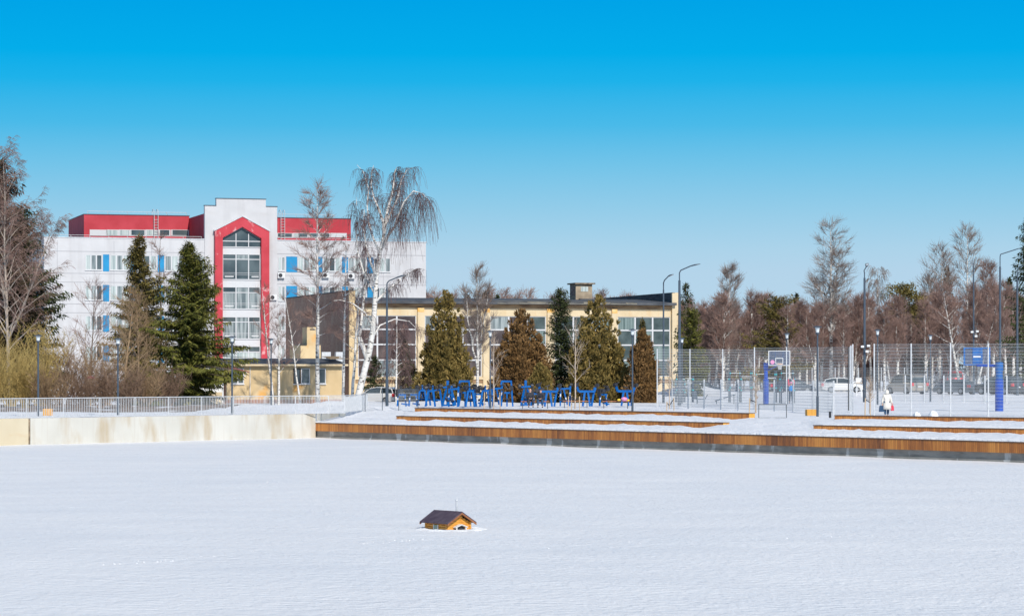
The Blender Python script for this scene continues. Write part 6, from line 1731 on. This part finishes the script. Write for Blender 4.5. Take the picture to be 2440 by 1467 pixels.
def person(label, loc, rz, J, top_mat, leg_mat, hat=None, hair=None, coat_len=0, scale=1.0, group=None, bulk=1.0, shoe='black', sleeve=None, hat_pom=False):
    """J: joints pelvis, chest, neck, head, sh/el/wr and hip/kn/an for l and r"""
    t = thing('person', label, 'person', loc, rz, group, scale)
    V = {k: Vector(v) for k, v in J.items()}
    hd = V['head']; fw = Vector((0, -1, 0)) if 'face' not in V else V['face'].normalized()
    body = [[(V['pelvis'], .12), (V['pelvis'].lerp(V['chest'], .5), .11), (V['chest'], .13), (V['neck'], .055), (hd - Vector((0, 0, .05)), .075), (hd + Vector((0, 0, .05)), (.085, .095)), (hd + Vector((0, 0, .10)), .055)]]
    for s in 'lr':
        body.append([(V['chest'], .13), (V['sh' + s], .055), (V['el' + s], .042), (V['wr' + s], .028)])
        d = (V['wr' + s] - V['el' + s]).normalized(); hand = V['wr' + s] + d * .05
        body.append([(V['wr' + s], .028), (hand, .030)]); body += fingers(hand, d)
        body.append([(V['pelvis'], .12), (V['hip' + s], .08), (V['kn' + s], .055), (V['an' + s], .038), (V['an' + s] + Vector((0, -.12, -.05)) if 'toe' + s not in V else V['toe' + s], .032)])
    b = skin_mesh('body', body, M['skin'], t, 1)
    # face: nose, eyes, mouth and ears
    f = MB(); sd = fw.cross(Vector((0, 0, 1)))
    f.blob(hd + fw * .105, (.014, .018, .022), 1, 8, 6, 0); nb = f.build('nose', M['skin'], b, smooth=True)
    e = MB()
    for s in (-1, 1): e.blob(hd + fw * .088 + sd * s * .033 + Vector((0, 0, .022)), (.010, .008, .007), 2, 8, 6, 0)
    e.build('eyes', M['black'], b); MB().blob(hd + fw * .088 + Vector((0, 0, -.05)), (.022, .010, .006), 3, 8, 6, 0).build('mouth', M['redcloth'], b)
    e = MB()
    for s in (-1, 1): e.blob(hd + sd * s * .090, (.012, .02, .03), 2, 8, 6, 0)
    e.build('ears', M['skin'], b)
    k = bulk
    ch = [[(V['pelvis'] - Vector((0, 0, .04)), (.155 * k, .135 * k)), (V['pelvis'].lerp(V['chest'], .5), (.15 * k, .135 * k)), (V['chest'], (.165 * k, .14 * k)), (V['neck'] - Vector((0, 0, .02)), .07 * k)]]
    sl = []
    for s in 'lr':
        q = [(V['chest'], (.165 * k, .14 * k)), (V['sh' + s], .082 * k), (V['el' + s], .064 * k), (V['wr' + s] - (V['wr' + s] - V['el' + s]).normalized() * .015, .048 * k)]
        if sleeve: sl.append(q[1:])
        else: ch.append(q)
    skin_mesh('jacket', ch, top_mat, t, 2)
    if sleeve:
        for q in sl: skin_mesh('sleeve', [q], sleeve, t, 2)
    tr_ = []
    for s in 'lr':
        tr_.append([(V['pelvis'], .13), (V['hip' + s], .10), (V['kn' + s], .073), (V['an' + s] + Vector((0, 0, .03)), .055)])
    skin_mesh('trousers', tr_, leg_mat, t, 2)
    for s in 'lr':
        a = V['an' + s]; toe = V['toe' + s] if 'toe' + s in V else a + Vector((0, -.15, -.06))
        skin_mesh('shoe', [[(a + Vector((0, .03, -.04)), .045), (a.lerp(toe, .5) + Vector((0, 0, -.02)), .045), (toe, .038)]], M[shoe], t, 2)
    if coat_len:
        c = V['pelvis']; m = MB(); n = 18; vs = []; fs = []
        for j, (dz, rx, ry) in enumerate(((.12, .19, .15), (-.05, .22, .18), (-.05 - coat_len * .5, .25, .21), (-.05 - coat_len, .27, .23), (-.04 - coat_len, .20, .17))):
            for q in range(n): a = 2 * math.pi * q / n; vs.append((c.x + math.cos(a) * rx * k, c.y + math.sin(a) * ry * k, c.z + dz))
        for j in range(4):
            for q in range(n): a = j * n + q; b2 = j * n + (q + 1) % n; fs.append((a, b2, b2 + n, a + n))
        m.add(vs, fs).build('coat_skirt', top_mat, t, smooth=True)
    up = Vector((0, 0, 1))
    if hat:
        prof = [(.108, .0), (.112, .03), (.105, .07), (.07, .11), (.01, .13)]
        m = MB().lathe(prof, 16, c=tuple(hd + up * .03 - fw * .012)); m.lathe([(.117, 0), (.117, .035), (.110, .037)], 16, c=tuple(hd + up * .03 - fw * .012)); m.build('knitted_hat', hat, t, smooth=True)
    if hair:
        m = MB().blob(hd + up * .035 - fw * .03, (.100, .100, .105), 5, 14, 10, .12); m.build('hair', hair, t, smooth=True)
    return t
def seated(lean=.1, arms=0):
    z = .45
    return dict(pelvis=(0, 0, z + .10), chest=(0, -lean, z + .42), neck=(0, -lean - .03, z + .60), head=(0, -lean - .06, z + .74),
                shl=(-.18, -lean, z + .50), ell=(-.25, -lean - .06, z + .24), wrl=(-.07, -lean - .30, z + .16), shr=(.18, -lean, z + .50), elr=(.25, -lean - .06, z + .24), wrr=(.06, -lean - .31, z + .17 + arms),
                hipl=(-.10, -.02, z + .08), knl=(-.15, -.45, z + .06), anl=(-.15, -.44 - .02, .09), hipr=(.10, -.02, z + .08), knr=(.15, -.45, z + .06), anr=(.16, -.42, .09))
person('bald man in a black jacket sitting on the left of the bench', gp(1263, 190.3, .10), R(6), seated(.08), M['navy'], M['navy'], bulk=1.15, scale=1.0)
person('man in a dark jacket, blue trousers and cap sitting on the right of the bench', gp(1289, 190.3, .08), R(-8), seated(.14), M['navy'], M['jeans'], hat=M['navy'], bulk=1.05, scale=1.0)
stand = dict(pelvis=(0, 0, .92), chest=(0, -.01, 1.24), neck=(0, -.01, 1.42), head=(0, -.03, 1.54), face=(-.5, .85, 0),
             shl=(-.19, 0, 1.34), ell=(-.26, .02, 1.06), wrl=(-.28, -.03, .82), shr=(.19, 0, 1.34), elr=(.27, .03, 1.06), wrr=(.33, .05, .83),
             hipl=(-.09, 0, .88), knl=(-.10, .05, .48), anl=(-.10, -.06, .08), toel=(-.12, .10, .03), hipr=(.09, 0, .88), knr=(.10, .12, .48), anr=(.10, .22, .09), toer=(.08, .38, .04))
w_p = gp(2113, 158, .02); w_p.z = .0
wm = person('woman in a cream hooded coat walking away with a dark and a red bag', w_p, 0, stand, M['coat'], M['jeans'], coat_len=.42, bulk=1.08, scale=.91)
hd = Vector(stand['head'])
MB().blob(hd + Vector((0, -.035, .0)), (.135, .13, .165), 7, 14, 12, .12).build('hood', M['coat'], wm, smooth=True)
def bag(loc, w, h, d, mt, label):
    t = thing('bag', label, 'bag', loc)
    m = MB().add([(-w * .8 / 2, -d / 2, h), (w * .8 / 2, -d / 2, h), (w * .8 / 2, d / 2, h), (-w * .8 / 2, d / 2, h), (-w / 2, -d / 2 * 1.2, 0), (w / 2, -d / 2 * 1.2, 0), (w / 2, d / 2 * 1.2, 0), (-w / 2, d / 2 * 1.2, 0)],
                 [(0, 1, 2, 3), (7, 6, 5, 4), (0, 4, 5, 1), (1, 5, 6, 2), (2, 6, 7, 3), (3, 7, 4, 0)]); m.build('pouch', M[mt], t, bevel=.02)
    MB().path([(-w * .2, 0, h), (-w * .12, 0, h + .14), (w * .12, 0, h + .14), (w * .2, 0, h)], .012, 5).build('handle', M[mt], t)
bag(w_p + Vector((-.28, -.04, .28)), .36, .36, .14, 'jeans', 'dark blue shopping bag in the left hand of the woman')
bag(w_p + Vector((.33, .05, .34)), .20, .28, .08, 'redcloth', 'red bag in the right hand of the woman')
pu = dict(pelvis=(0, 0, .98), chest=(0, 0, 1.30), neck=(0, 0, 1.50), head=(0, .02, 1.62), face=(0, 1, 0),
          shl=(-.17, 0, 1.42), ell=(-.23, .0, 1.72), wrl=(-.22, .02, 1.99), shr=(.17, 0, 1.42), elr=(.22, .0, 1.72), wrr=(.21, .02, 1.99),
          hipl=(-.09, 0, .94), knl=(-.12, 0, .52), anl=(-.13, 0, .12), hipr=(.09, 0, .94), knr=(.11, .02, .52), anr=(.12, 0, .12))
person('person in a bright blue vest with red sleeves reaching up to the pull up bar', gp(1885, 221.6, -.02), 0, pu, M['vest'], M['pole'], hat=M['pink'], sleeve=M['redcloth'], bulk=1.15)
m = MB(); tm = gp(1885, 221.6, -.02)
